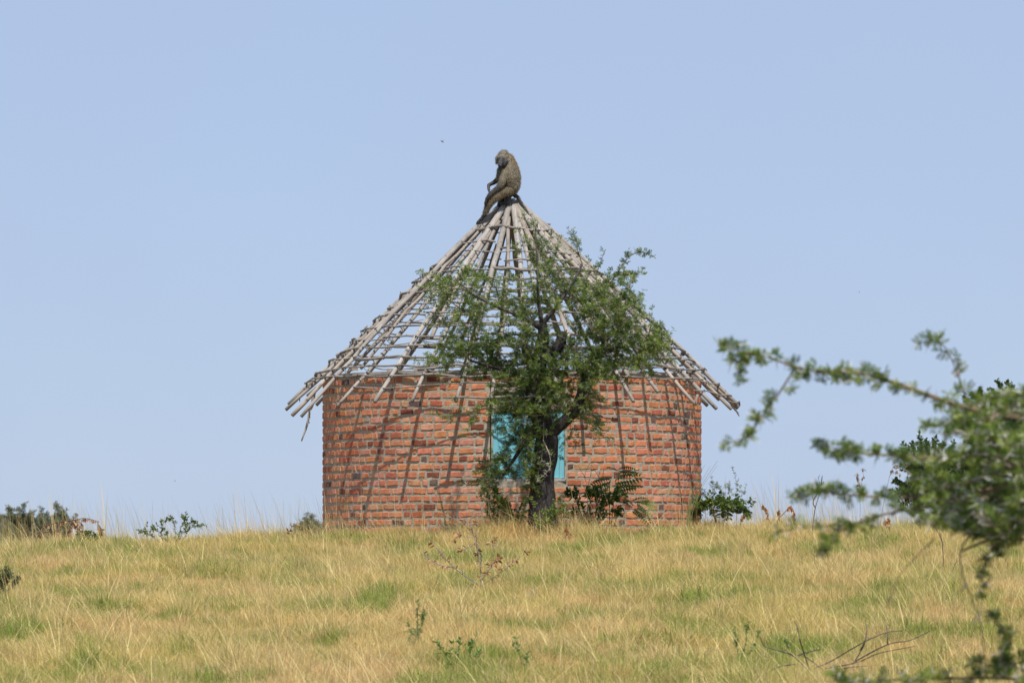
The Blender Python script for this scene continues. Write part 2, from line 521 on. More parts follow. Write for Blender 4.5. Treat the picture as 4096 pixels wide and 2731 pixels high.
# 14 stretcher and 10 header shapes shared by the single bricks
tmpl = {}
rst = np.random.default_rng(5)
for kind, w0, cnt in (('long', .213, 16), ('short', .104, 10)):
    tmpl[kind] = []
    for k in range(cnt):
        V, FQ = brick_template(w0, BH, .09, rst)
        mb = MB(); mb.add(V, FQ, (.5, .15, .07))
        me = mb.mesh('brick'); me.materials.append(M_brick); tmpl[kind].append(me)
stuff = MB()
for i, (ph, zz, w, h, rec, colr) in enumerate(recs):
    ca, sa = math.cos(ph), math.sin(ph)
    rr = RW + rsb.uniform(-.003, .004) - rec
    if i in single:
        kind = 'long' if w > .15 else 'short'
        o = bpy.data.objects.new('brick', tmpl[kind][rsb.integers(len(tmpl[kind]))])
        COL.objects.link(o); o.parent = wall
        o.location = polar(ph, rr, zz) - HUT
        o.rotation_euler = (0, rsb.normal(0, .008), ph)
        o.scale = (w / (.213 if kind == 'long' else .104), 1, h / BH)
        o.color = tuple(colr) + (1,)
    else:
        V, FQ = brick_template(w, h, .09, rsb)
        Mx = np.array([[ca, -sa, 0], [sa, ca, 0], [0, 0, 1]])
        V = V @ Mx.T + np.array(polar(ph, rr, zz))
        stuff.add(V, FQ, colr)
stuff.build('brickwork', M_brick_s, wall, kind='stuff')

# wall plate: grey boards laid along the wall top
ph = R(-88); k = 0
while ph < R(80):
    dph = random.uniform(.22, .36)
    a, b = polar(ph, RW - .015, Z_TOP + .022), polar(ph + dph, RW - .015, Z_TOP + .022 + random.uniform(-.012, .008))
    d = (b - a); L = d.length; d.normalize()
    n = Vector((0, 0, 1)).cross(d); up = d.cross(n)
    Mx = Matrix((d, n, up)).transposed().to_4x4(); Mx.translation = (a + b) / 2
    mb = MB(); mb.box((-L / 2, -.05, -.022), (L / 2 - .004, .05, .026), (.34, .30, .26), Mx, .004)
    mb.build('wall_plate', M_twig, hut)
    ph += dph
for (px, py, sx) in ((1415, 1474, .11), (1675, 1478, .13), (2690, 1480, .12), (1560, 1482, .07), (2760, 1486, .10)):
    p = at(px, py, YC - 2.9 * math.cos(math.asin((px - 2047) * .0038 / 2.95)))
    Mx = Matrix.Rotation(random.uniform(-.5, .5), 4, 'Z') @ Matrix.Rotation(random.uniform(-.2, .2), 4, 'Y'); Mx.translation = p
    mb = MB(); mb.box((-sx / 2, -.05, -.03), (sx / 2, .05, .03), (.36, .30, .24) if px < 1600 else (.14, .12, .11), Mx, .012)
    mb.build('loose_brick', M_twig, hut)

# ---- window: frame, sill, two plank shutters, open light above with bare wood bars
wc = (PH0 + PH1) / 2 + .004
cw, sw = math.cos(wc), math.sin(wc)
WM = Matrix(((cw, -sw, 0, 0), (sw, cw, 0, 0), (0, 0, 1, 0), (0, 0, 0, 1)))
pm = polar(wc, RW * math.cos((PH1 - PH0) / 2) - .012, 0)
WM.translation = (pm.x, pm.y, 0)
HW = RW * math.sin((PH1 - PH0) / 2) - .012       # half width of the opening
zt = (2328 - 1644) * 85.8 / F                   # top of shutters
zb = (2328 - 1912) * 85.8 / F
wf = MB()
wcol = (.40, .34, .27)
wf.box((-HW, -.01, WZ0 - .0), (-HW + .022, .09, WZ1 - .002), wcol, WM, .002)
wf.box((HW - .022, -.01, WZ0 - .0), (HW, .09, WZ1 - .002), wcol, WM, .002)
wf.box((-HW + .024, -.014, zt + .004), (HW - .024, .09, zt + .045), (.33, .29, .25), WM, .003)
wf.box((-HW + .024, -.01, WZ1 - .034), (HW - .024, .08, WZ1 - .004), (.16, .13, .10), WM, .003)
wf.box((-HW + .024, -.004, WZ1 - .105), (HW - .024, .06, WZ1 - .078), (.42, .36, .29), WM, .003)
wframe = wf.build('window_frame', M_twig, hut)
sl = MB(); sl.box((-HW - .01, -.035, WZ0 - .004), (HW + .008, .10, WZ0 + .032), (.62, .60, .56), WM, .003)
sl.build('window_sill', M_twig, hut)
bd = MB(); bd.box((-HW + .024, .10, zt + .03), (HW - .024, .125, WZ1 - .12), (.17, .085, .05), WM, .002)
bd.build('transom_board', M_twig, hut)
tb = (.10, .40, .47)
def shutter(xa, xb, outer):
    s = MB()
    s.box((xa + .003, .004, zb + .004), (xa + .075 if outer < 0 else xa + .03, .035, zt - .003), tb, WM)
    s.box((xb - (.075 if outer > 0 else .03), .004, zb + .004), (xb - .003, .035, zt - .003), tb, WM)
    x0 = xa + (.077 if outer < 0 else .032); x1 = xb - (.077 if outer > 0 else .032)
    s.box((x0, .004, zt - .093), (x1, .035, zt - .003), tb, WM)
    so = s.build('shutter', M_paint, hut)
    n = 5; w = (x1 - x0) / n
    for k in range(n):
        p = MB(); p.box((x0 + k * w + .0025, .012 + random.uniform(-.001, .003), zb + .006), (x0 + (k + 1) * w - .0025, .034, zt - .097), tb, WM, .0008)
        p.build('plank', M_paint, so)
    return so
shutter(-HW + .024, .02, -1)
shutter(.02, HW - .024, 1)

# ---- rafters
def pole_points(a, b, n, bend, seed):
    rs = random.Random(seed)
    a, b = Vector(a), Vector(b); d = b - a; L = d.length; t = d.normalized()
    u = t.orthogonal().normalized(); v = t.cross(u)
    ph1, ph2 = rs.uniform(0, 6.3), rs.uniform(0, 6.3)
    P = []; ju = jv = 0
    for i in range(n + 1):
        s = i / n
        env = math.sin(math.pi * s)
        ju = ju * .7 + rs.gauss(0, .006); jv = jv * .7 + rs.gauss(0, .006)
        P.append(a + d * s + u * (bend * env * math.cos(ph1) + .012 * math.sin(5 * s + ph2) * env + ju * (0 < i < n) * bend * 20) + v * (bend * env * math.sin(ph1) + jv * (0 < i < n) * bend * 20))
    return P
def pole(name, P, radii, mat, parent, col, sides=8, rough=.07, knots=0):
    """a stick built along its own local z axis so the grain follows it"""
    a, b = Vector(P[0]), Vector(P[-1])
    q = (b - a).to_track_quat('Z', 'Y'); qi = q.inverted()
    mb = MB(); loc = [qi @ (Vector(p) - a) for p in P]
    mb.tube(loc, radii, sides, col, True, rough)
    for k in range(knots):
        i = random.randrange(1, len(P) - 1)
        c = loc[i]; an = random.uniform(0, 6.3); r_ = radii[i] if hasattr(radii, '__len__') else radii
        dd = Vector((math.cos(an), math.sin(an), random.uniform(.2, .9)))
        mb.tube([c, c + dd * r_ * 1.3, c + dd * r_ * random.uniform(1.5, 2.6)], [r_ * .45, r_ * .35, r_ * .2], 5, np.array(col) * .7)
    me = mb.mesh(name); me.materials.append(mat)
    me.polygons.foreach_set('use_smooth', [True] * len(me.polygons))
    o = bpy.data.objects.new(name, me); COL.objects.link(o)
    o.parent = parent; o.location = a - world_loc(parent); o.rotation_mode = 'QUATERNION'; o.rotation_quaternion = q
    return o
tails = [(1143, 1640), (1168, 1658), (1205, 1664), (1349, 1622), (1499, 1610), (1648, 1607), (1824, 1607), (1965, 1588),
         (2112, 1596), (2238, 1600), (2365, 1578), (2534, 1602), (2632, 1566), (2782, 1615), (2866, 1636), (2925, 1640), (2950, 1622)]
raf = []
for (x, y) in tails:
    r_ = 3.55; ph = 0
    for it in range(8):
        Y = YC - r_ * math.cos(ph)
        z = at(x, y, Y).z; X = at(x, y, Y).x
        r_ = cone_r(z)
        if abs(X) > r_ * .998: r_ = abs(X) / .998
        ph = math.asin(max(-1, min(1, X / r_)))
    raf.append((ph, r_))
ph = max(p for p, _ in raf) + .17
pend = min(p for p, _ in raf) + 2 * math.pi - .12
while ph < pend:
    raf.append((ph, random.uniform(3.3, 3.6))); ph += random.uniform(.17, .23)
rafters = []
for i, (ph, rt) in enumerate(raf):
    long_ = (i % 2 == 0) or abs(math.sin(ph)) > .93
    r_top = random.uniform(.05, .15) if long_ else random.uniform(.28, .46)
    ph_top = ph + random.uniform(-.12, .12) / max(r_top, .2) * .25
    a = polar(ph_top, r_top, cone_z(r_top) - .03 + random.uniform(-.03, .06))
    b = polar(ph, rt, cone_z(rt) + random.uniform(-.015, .015))
    n = 16
    P = pole_points(a, b, n, random.uniform(.02, .085), i * 13 + 5)
    rt0 = random.uniform(.044, .054) if long_ else random.uniform(.026, .038)
    rt1 = random.uniform(.025, .032)
    rad = [rt0 + (rt1 - rt0) * (k / n) ** .8 for k in range(n + 1)]
    g_ = random.uniform(.62, 1.08)
    col = np.array((.39, .365, .33)) * g_ if random.random() < .6 else np.array((.43, .355, .28)) * g_
    pole('rafter', P, rad, M_pole, hut, col, 9, .06, 3)
    rafters.append((ph, P))
    if random.random() < .45 and abs(math.sin(ph)) > .25:          # a thinner pole doubled alongside
        ph2 = ph + random.choice((-1, 1)) * random.uniform(.05, .10); ra = random.uniform(.25, .8); rb = random.uniform(2.2, 3.2)
        pole('rafter', pole_points(polar(ph2 + random.uniform(-.1, .1), ra, cone_z(ra) + .01), polar(ph2, rb, cone_z(rb) - .02), 14, random.uniform(.03, .08), i * 17 + 3), [random.uniform(.022, .034)] * 15, M_pole, hut, np.array((.36, .31, .26)) * g_, 8, .08, 4)
# short broken pieces by the tails
for (x0, y0, x1, y1, w) in ((1256, 1572, 1240, 1640, .03), (1240, 1640, 1206, 1764, .020), (2905, 1590, 2957, 1664, .017), (2790, 1578, 2786, 1622, .022)):
    Yd = YC - .4 if abs((x0 + x1) / 2 - 2047) > 700 else 85.2
    if x0 == 2790: Yd = 86.4
    P = pole_points(at(x0, y0, Yd), at(x1, y1, Yd), 6, .01, x0)
    pole('broken_stick', P, [w, w, w * .9, w * .9, w * .8, w * .7, w * .5], M_twig, hut, (.42, .37, .32), 7, .1, 2)

# ---- battens (thin sticks tied across the rafters)
ties = MB()
def batten(ph0, ph1, y_front, dz=0.0, w=.014, sd=0):
    r_ = 2.0
    for it in range(6):
        z = at(2048, y_front, YC - r_).z; r_ = cone_r(z) 
    off = .048 + w
    rs = random.Random(sd)
    step = .10 if r_ > 1 else .16
    n = max(4, int((ph1 - ph0) / step))
    P = []; wz = 0; w0 = rs.uniform(-.02, .02); w1 = rs.uniform(-.035, .02)
    for k in range(n + 1):
        s = k / n; ph = ph0 + (ph1 - ph0) * s
        wz = wz * .7 + rs.gauss(0, .013)
        e = .012 * math.sin(9 * s + sd) + w0 * (1 - s) + w1 * s
        z = cone_z(r_) + wz + e + dz
        # polygonal chord between rafters: a little flatter than the circle
        P.append(polar(ph, r_ + off - SLOPE * .0 + rs.gauss(0, .006) - (wz + e) / SLOPE * .7, z + off * .25))
    rad = [w * (1.15 - .5 * k / n) * rs.uniform(.88, 1.1) for k in range(n + 1)]
    if rs.random() < .5: rad = rad[::-1]
    g_ = rs.uniform(.75, 1.1)
    pole('batten', P, rad, M_twig, hut, np.array((.235, .21, .185)) * g_, 6, .12, 3)
    for (pr, RP) in rafters:
        for kk in (-2 * math.pi, 0, 2 * math.pi):
            q = pr + kk
            if ph0 + .02 < q < ph1 - .02 and rs.random() < .6:
                s = (q - ph0) / (ph1 - ph0) * n; i = int(s); c = P[i].lerp(P[min(i + 1, n)], s - i)
                t = (P[min(i + 1, n)] - P[i]).normalized()
                rad_dir = Vector((math.sin(q), -math.cos(q), 0))
                ring = []
                for m in range(7):
                    aa = m / 6 * 2 * math.pi
                    nrm = rad_dir * .7 + Vector((0, 0, .7))
                    alongr = Vector((rad_dir.x * .73, rad_dir.y * .73, -.68))
                    ring.append(c - nrm * .03 + nrm * math.cos(aa) * .052 + (alongr * .6 + t * rs.choice((-.7, .7))) * math.sin(aa) * .045)
                ties.tube(ring, .0045, 4, (.13, .10, .08), False)
rows = [914, 965, 1005, 1050, 1085, 1118, 1163, 1204, 1250, 1300, 1341, 1386, 1424, 1466]
sd = 100
for ri, y in enumerate(rows):
    r_ = cone_r(at(2048, y, 87).z)
    if y == 914: spans = [(-1.0, 1.3), (2.4, 4.0)]
    elif y == 965: spans = [(-1.45, -.3), (2.0, 3.3)]
    elif y == 1005: spans = [(-.8, 1.0), (1.2, 2.9), (3.3, 4.6)]
    elif y == 1050: spans = [(-1.65, -.55), (-.1, .85), (.9, 1.7), (1.9, 3.5)]
    else:
        spans = []; p = -math.pi * .55 + random.uniform(-.15, .1)
        while p < math.pi * 1.45:
            ln = random.uniform(1.3, 2.3) / max(r_, .8) + .1
            spans.append((p, min(p + ln, math.pi * 1.47))); p += ln - random.uniform(-.02, .14)
    for k, (a, b) in enumerate(spans):
        batten(a, b, y, (k % 2) * .018 - .009 + random.uniform(-.012, .012), random.uniform(.014, .023), sd); sd += 7
        if y > 1080 and random.random() < .22:
            batten(a + .05, a + (b - a) * .6, y + random.choice((-12, 11)), 0, .009, sd); sd += 7
for (a, b, y, w) in ((-.92, -.27, 1502, .015), (.45, 1.15, 1500, .015), (1.0, 1.75, 1512, .015), (-1.75, -.95, 1496, .014), (-.3, .5, 1506, .014),
                     (-.80, -.40, 1543, .014), (-.41, .22, 1545, .015), (.25, .55, 1512, .013), (.95, 1.42, 1556, .015), (-.29, .06, 1592, .019), (1.2, 1.65, 1590, .013), (-1.5, -1.25, 1512, .016)):
    batten(a, b, y, 0, w, sd); sd += 7
ties.build('bark_tie', M_stem, hut, kind='stuff')

# ================================================================ leaf shapes and plants
def tmpl_feather(n=4):
    V = []; FA = []
    for i in range(n):
        y = .15 + .8 * i / n; L = .52 * math.sin(math.pi * (.25 + .6 * i / n))
        for sgn in (-1, 1):
            k = len(V)
            V += [(0, y - .05, 0), (sgn * L * .5, y + .01, .06), (sgn * L, y + .18, -.02), (sgn * L * .45, y + .17, .05)]
            FA.append([k, k + 1, k + 2, k + 3])
    return np.array(V, float), np.array(FA)
def tmpl_oval():
    V = [(0, 0, 0), (.24, .35, .05), (.22, .7, .03), (0, 1, -.08), (-.22, .7, .03), (-.24, .35, .05), (0, .5, -.03)]
    return np.array(V, float), np.array([[0, 1, 2, 6], [6, 2, 3, 4], [0, 6, 4, 5]])
def tmpl_frond(n=9):
    V = []; FA = []
    for i in range(n):
        y = .08 + .9 * i / n; L = .30 * math.sin(math.pi * (.2 + .65 * i / n))
        droop = -.25 * (i / n) ** 2
        for sgn in (-1, 1):
            k = len(V)
            V += [(0, y - .02, droop), (sgn * L * .5, y - .015, droop + .02), (sgn * L, y + .09, droop - .06), (sgn * L * .5, y + .085, droop + .01)]
            FA.append([k, k + 1, k + 2, k + 3])
    return np.array(V, float), np.array(FA)
T_FEATHER, T_OVAL, T_FROND = tmpl_feather(), tmpl_oval(), tmpl_frond()

def frames(D, up=None, rs=rng):
    """rotation matrices whose second column is D"""
    D = D / (np.linalg.norm(D, axis=1, keepdims=True) + 1e-9)
    if up is None: up = np.array([0, 0, 1.0])[None] + rs.normal(0, .45, D.shape)
    S = np.cross(D, up); S /= (np.linalg.norm(S, axis=1, keepdims=True) + 1e-9)
    Nn = np.cross(S, D)
    return np.stack([S, D, Nn], axis=2)
def polyline(P, n):
    P = [Vector(p) for p in P]
    out = []
    for i in range(n + 1):
        s = i / n * (len(P) - 1); k = min(int(s), len(P) - 2); t = s - k
        p0 = P[max(k - 1, 0)]; p1 = P[k]; p2 = P[k + 1]; p3 = P[min(k + 2, len(P) - 1)]
        out.append(.5 * ((2 * p1) + (p2 - p0) * t + (2 * p0 - 5 * p1 + 4 * p2 - p3) * t * t + (3 * p1 - p0 - 3 * p2 + p3) * t ** 3))
    return out
GREEN_D = np.array((.038, .072, .018)); GREEN_M = np.array((.10, .165, .035)); GREEN_L = np.array((.26, .32, .085))
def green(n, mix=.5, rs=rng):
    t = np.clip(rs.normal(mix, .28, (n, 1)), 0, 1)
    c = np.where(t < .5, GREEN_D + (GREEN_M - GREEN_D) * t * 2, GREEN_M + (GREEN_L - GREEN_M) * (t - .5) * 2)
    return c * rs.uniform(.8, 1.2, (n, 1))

class Acacia:
    def __init__(s, seed, leaf=.062, thorn=.05, twig_col=(.20, .165, .10)):
        s.gain = 1.0; s.bright = 1.0; s.tr = 1.0; s.rs = np.random.default_rng(seed); s.leafL = leaf; s.thornL = thorn
        s.LP = []; s.LD = []; s.LC = []; s.TP = []; s.TD = []; s.wood = MB(); s.tc = np.array(twig_col)
    def twig(s, p, d, L, dens, mix, thorns=.5):
        rs = s.rs; n = max(3, int(L / .035)); P = [np.array(p)]; dd = np.array(d, float)
        for i in range(n):
            dd = dd + rs.normal(0, .16, 3) + np.array((0, 0, .01)); dd /= np.linalg.norm(dd)
            P.append(P[-1] + dd * L / n)
        s.wood.tube([tuple(q) for q in P], list(np.linspace(.0035, .0012, n + 1)), 3, s.tc * rs.uniform(.7, 1.3), False)
        k = int(L * dens * s.gain)
        base_mix = mix + rs.normal(0, .18)
        for j in range(k):
            t = rs.uniform(.0, 1) * n; i = min(int(t), n - 1); q = P[i] + (P[i + 1] - P[i]) * (t - i)
            dir_ = (P[i + 1] - P[i]); dir_ /= np.linalg.norm(dir_) + 1e-9
            side = rs.normal(0, 1, 3); side -= dir_ * side.dot(dir_); side /= np.linalg.norm(side) + 1e-9
            s.LP.append(q); s.LD.append(dir_ * .45 + side + np.array((0, 0, .12))); s.LC.append(base_mix)
        for j in range(int(L * 55 * thorns + rs.random())):
            t = rs.uniform(0, 1) * n; i = min(int(t), n - 1); q = P[i] + (P[i + 1] - P[i]) * (t - i)
            s.TP.append(q); s.TD.append(rs.normal(0, 1, 3))
    def branch(s, P, r0, r1, dens=60, mix=.5, tw=(.10, .28), every=.07, start=.15, thorns=.5, up=.25, spread=1.0, sides=5, bare=False, flat=1.0):
        L = sum((Vector(P[i + 1]) - Vector(P[i])).length for i in range(len(P) - 1))
        s.wood.tube(P, list(np.linspace(r0, r1, len(P))), sides, s.tc * s.rs.uniform(.7, 1.2), True, .12)
        n = int(L / every)
        for k in range(n):
            u = start + (1 - start) * (k + s.rs.random()) / n
            i = min(int(u * (len(P) - 1)), len(P) - 2); t = u * (len(P) - 1) - i
            p = np.array(Vector(P[i]).lerp(Vector(P[i + 1]), t)); d = np.array(Vector(P[i + 1]) - Vector(P[i])); d /= np.linalg.norm(d) + 1e-9
            side = s.rs.normal(0, 1, 3); side -= d * side.dot(d); side /= np.linalg.norm(side) + 1e-9; side[2] *= flat
            dd = d * s.rs.uniform(.4, 1.1) + side * spread + np.array((0, 0, up)); dd /= np.linalg.norm(dd)
            s.twig(p, dd, s.rs.uniform(*tw) * (1.1 - .5 * u), 0 if bare else dens, mix, thorns)
        # the branch itself carries leaves towards its tip
        s.twig(np.array(P[-1]), np.array(Vector(P[-1]) - Vector(P[-2])) / max((Vector(P[-1]) - Vector(P[-2])).length, 1e-6), tw[1] * .8, 0 if bare else dens, mix, thorns)
    def finish(s, root, name_leaf='crown', trunk=None):
        wood = s.wood.build('twigs', M_stem, root, kind='stuff')
        if s.LP:
            LP = np.array(s.LP); LD = np.array(s.LD); K = len(LP)
            Mx = frames(LD, None, s.rs) * (s.leafL * s.rs.uniform(.6, 1.25, (K, 1, 1)))
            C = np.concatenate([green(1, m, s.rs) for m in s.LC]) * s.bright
            mb = MB(); mb.batch(T_FEATHER[0], T_FEATHER[1], Mx, LP, C)
            mb.build(name_leaf, M_leaf, root, kind='stuff')
        if s.TP:
            TP = np.array(s.TP); K = len(TP)
            Mx = frames(np.array(s.TD), None, s.rs) * (s.thornL * s.rs.uniform(.6, 1.3, (K, 1, 1)))
            V = np.array([(-.038, 0, 0), (.038, 0, 0), (0, 0, .065), (0, 1, 0)]) * np.array((s.tr, 1, s.tr)); FA = np.array([[0, 1, 3], [1, 2, 3], [2, 0, 3]])
            mb = MB(); mb.batch(V, FA, Mx, TP, np.tile((.72, .69, .62), (K, 1)) * s.rs.uniform(.7, 1.2, (K, 1)))
            mb.build('thorns', M_stem, root, kind='stuff')

# ================================================================ acacia in front of the hut
TY = 83.3
def ax(x, y, d=0.0): return at(x, y, TY + d)
tree_base = Vector((ax(2170, 2170).x, TY, gz(ax(2170, 2170).x, TY) - .05))
acacia = empty('acacia_tree', tree_base, 'thorny green acacia with a dark leaning trunk standing before the turquoise shutter', 'tree')
def bark_limb(pts, name, n=16, sides=14, shade=1.0, label=None):
    P = polyline([p[0] for p in pts], n)
    rr = np.interp(np.linspace(0, len(pts) - 1, n + 1), range(len(pts)), [p[1] for p in pts])
    mb = MB(); mb.tube(P, list(rr), sides, (shade, shade, shade), True, .09)
    return mb.build(name, M_bark, acacia, smooth=True, label=label), P
_, TR = bark_limb([(Vector(tree_base) - Vector((0, 0, .1)), .27), (ax(2170, 2090), .215), (ax(2168, 1990), .19), (ax(2170, 1900), .18), (ax(2182, 1820), .17), (ax(2186, 1750), .17), (ax(2170, 1690), .15),
                   (ax(2140, 1600, -.05), .135), (ax(2140, 1500, -.05), .13), (ax(2160, 1420), .12), (ax(2172, 1350), .085), (ax(2168, 1290), .06)], 'trunk', 34)
_, L1 = bark_limb([(ax(2195, 1740), .11), (ax(2250, 1690, -.05), .088), (ax(2300, 1640, -.1), .08), (ax(2330, 1560, -.1), .07), (ax(2352, 1480, -.05), .055), (ax(2400, 1400), .045), (ax(2440, 1330, .1), .03)], 'branch')
_, L2 = bark_limb([(ax(2160, 1440), .10), (ax(2215, 1405, -.1), .085), (ax(2245, 1360, -.1), .078), (ax(2248, 1325, -.1), .07)], 'branch', 8, label='short thick limb ending in a broken brown stub')
_, L3 = bark_limb([(ax(2140, 1480, -.05), .085), (ax(2112, 1420, -.15), .08), (ax(2098, 1375, -.18), .05)], 'branch', 8)
_, L4 = bark_limb([(ax(2142, 1530, -.05), .06), (ax(2060, 1490, -.25), .04), (ax(1960, 1465, -.35), .025), (ax(1880, 1440, -.4), .015)], 'branch', 10, 8)
_, L5 = bark_limb([(ax(2168, 1300), .04), (ax(2230, 1220, -.1), .03), (ax(2290, 1130, -.05), .022), (ax(2330, 1060), .012)], 'branch', 10, 8, 1.9)
_, L6 = bark_limb([(ax(2160, 1310), .045), (ax(2080, 1265, -.2), .03), (ax(1960, 1215, -.3), .02), (ax(1860, 1160, -.35), .012)], 'branch', 10, 8, 1.7)
_, L7 = bark_limb([(ax(2168, 1300), .03), (ax(2152, 1180, -.1), .022), (ax(2150, 1050, -.05), .014), (ax(2140, 930), .006)], 'branch', 10, 8, 1.7)
_, L8 = bark_limb([(ax(2150, 1720), .06), (ax(2100, 1760, -.25), .04), (ax(2060, 1830, -.35), .028), (ax(2010, 1900, -.35), .015)], 'branch', 10, 8)
ac = Acacia(11)
nodes = []
for PL, i0 in ((TR, 22), (L1, 5), (L2, 3), (L4, 2), (L5, 1), (L6, 1), (L7, 1), (L8, 2)):
    nodes += [Vector(p) for p in PL[i0:]]
fork = ax(2165, 1500)
rs = random.Random(3)
tips = []
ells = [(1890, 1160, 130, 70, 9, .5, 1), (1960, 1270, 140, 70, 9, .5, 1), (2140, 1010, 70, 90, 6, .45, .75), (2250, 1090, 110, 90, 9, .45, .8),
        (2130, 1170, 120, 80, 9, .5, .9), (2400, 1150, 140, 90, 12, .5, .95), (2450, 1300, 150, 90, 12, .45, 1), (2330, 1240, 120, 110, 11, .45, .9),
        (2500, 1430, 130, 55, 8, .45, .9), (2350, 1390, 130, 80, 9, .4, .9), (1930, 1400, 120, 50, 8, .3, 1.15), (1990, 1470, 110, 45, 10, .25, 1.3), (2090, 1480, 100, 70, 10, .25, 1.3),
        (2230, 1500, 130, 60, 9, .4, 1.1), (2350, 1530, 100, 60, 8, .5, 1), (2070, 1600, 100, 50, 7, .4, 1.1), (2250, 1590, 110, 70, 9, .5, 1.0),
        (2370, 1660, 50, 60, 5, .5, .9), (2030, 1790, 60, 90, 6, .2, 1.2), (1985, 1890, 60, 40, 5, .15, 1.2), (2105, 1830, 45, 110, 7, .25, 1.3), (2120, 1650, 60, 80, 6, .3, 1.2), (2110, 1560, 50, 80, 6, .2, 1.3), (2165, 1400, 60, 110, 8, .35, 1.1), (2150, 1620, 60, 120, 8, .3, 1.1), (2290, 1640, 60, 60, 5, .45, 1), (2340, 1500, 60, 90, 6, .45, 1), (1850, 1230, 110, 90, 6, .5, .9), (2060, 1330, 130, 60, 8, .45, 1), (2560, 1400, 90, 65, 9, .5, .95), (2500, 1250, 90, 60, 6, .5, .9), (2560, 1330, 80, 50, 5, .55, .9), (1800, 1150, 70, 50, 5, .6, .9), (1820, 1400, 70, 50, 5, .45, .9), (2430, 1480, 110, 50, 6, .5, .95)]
for (cx, cy, rx, ry, n, mix, dn) in ells:
    for k in range(int(n * 1.45)):
        a = rs.uniform(0, 6.283); q = math.sqrt(rs.random())
        tips.append((cx + rx * q * math.cos(a), cy + ry * q * math.sin(a), rs.uniform(-.65, .75), mix, dn))
for t in ((2135, 900, 0, .5, .8), (2290, 960, 0, .4, .8), (2305, 975, .1, .4, .8), (1760, 1120, -.3, .6, .8), (1790, 1190, -.3, .6, .8), (1765, 1285, -.3, .6, .8), (1740, 1440, -.4, .6, .9), (1790, 1470, -.4, .5, 1),
          (1800, 1395, -.3, .5, .9), (1860, 1520, -.3, .4, 1), (2540, 1195, .1, .5, .8), (2600, 1275, .1, .5, .8), (2670, 1330, .2, .5, .7), (2640, 1310, 0, .5, .7), (2640, 1440, 0, .7, .8), (2600, 1470, -.1, .6, .9),
          (1800, 1660, -.3, .6, .7), (1900, 1670, -.3, .5, .9), (1960, 1600, -.4, .6, 1), (2110, 1680, -.45, .35, 1.2), (2100, 1740, -.4, .3, 1.2), (2090, 1800, -.4, .3, 1.2), (2120, 1850, -.35, .35, 1.1), (2130, 1930, -.3, .45, 1), (2105, 1980, -.3, .5, .9), (2140, 1780, -.35, .4, 1), (1730, 1130, -.3, .6, .8), (1745, 1240, -.3, .6, .8), (1725, 1450, -.4, .55, .8), (1850, 1110, -.3, .6, .9), (2650, 1390, .1, .6, .7), (1985, 1560, -.3, .5, 1), (2430, 1760, -.1, .5, .7), (2400, 1690, -.1, .5, .9), (1975, 1680, .3, .2, 1), (2060, 1670, .3, .2, 1), (2250, 1770, .4, .3, .8), (2290, 1750, .3, .3, .7), (1930, 1920, -.2, .3, 1)):
    tips.append(t)
tips.sort(key=lambda t: (ax(t[0], t[1], t[2]) - fork).length)
for (x, y, d, mix, dn) in tips:
    z_ = ax(x, y).z
    T = ax(x, y, d)
    # keep clear of the wall and of the roof behind
    lim = YC - max(cone_r(z_), 2.95 if z_ < 3.2 else 0) * 1.0 - .22
    if z_ < 3.3: lim = min(lim, 84.9)
    if T.y > lim: T = at(x, y, lim)
    best = min(nodes, key=lambda q: (q - T).length + .25 * max(0, (q - fork).length - (T - fork).length + .1) * 4)
    mid = best.lerp(T, .5) + Vector((rs.gauss(0, .05), rs.gauss(0, .05), .10 * (T - best).length))
    P = polyline([best, mid, T], 8)
    L = (T - best).length
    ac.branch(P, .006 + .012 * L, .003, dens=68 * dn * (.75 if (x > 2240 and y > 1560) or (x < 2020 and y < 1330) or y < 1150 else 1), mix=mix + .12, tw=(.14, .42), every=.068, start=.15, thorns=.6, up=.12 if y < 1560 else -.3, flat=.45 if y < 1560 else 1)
    nodes += P[3:]
# long arching shoot at the right, pale bare thorny shoots hanging by the trunk
best = min(nodes, key=lambda q: (q - ax(2400, 1130)).length)
ac.branch(polyline([best, ax(2440, 1130, 0), ax(2490, 1060), ax(2520, 1025), ax(2560, 1008), ax(2592, 1018)], 14), .010, .003, dens=75, mix=.4, tw=(.05, .14), every=.045, start=.1, thorns=.6)
pale = Acacia(12, twig_col=(.36, .33, .22))
for pts in ([(2175, 1690, -.3), (2172, 1780, -.35), (2165, 1840, -.35), (2150, 1905, -.3)], [(2172, 1760, -.35), (2195, 1810, -.4), (2203, 1860, -.4), (2185, 1890, -.4), (2155, 1915, -.4)],
            [(2165, 1660, -.3), (2110, 1662, -.5), (2085, 1685, -.5), (2110, 1700, -.5), (2155, 1685, -.4)], [(2240, 1560, -.3), (2180, 1590, -.5), (2120, 1585, -.5), (2050, 1600, -.5), (1990, 1640, -.5)],
            [(2170, 1700, -.3), (2120, 1730, -.4), (2090, 1760, -.45), (2070, 1790, -.4)]):
    pale.branch(polyline([ax(*p) for p in pts], 14), .008, .003, dens=12, mix=.9, tw=(.03, .08), every=.06, start=.1, thorns=2.2, spread=1, bare=False)
ac.TP += pale.TP; ac.TD += pale.TD; ac.LP += pale.LP; ac.LD += pale.LD; ac.LC += pale.LC
pale.wood.build('pale_shoots', M_stem, acacia, kind='stuff')
ac.finish(acacia)

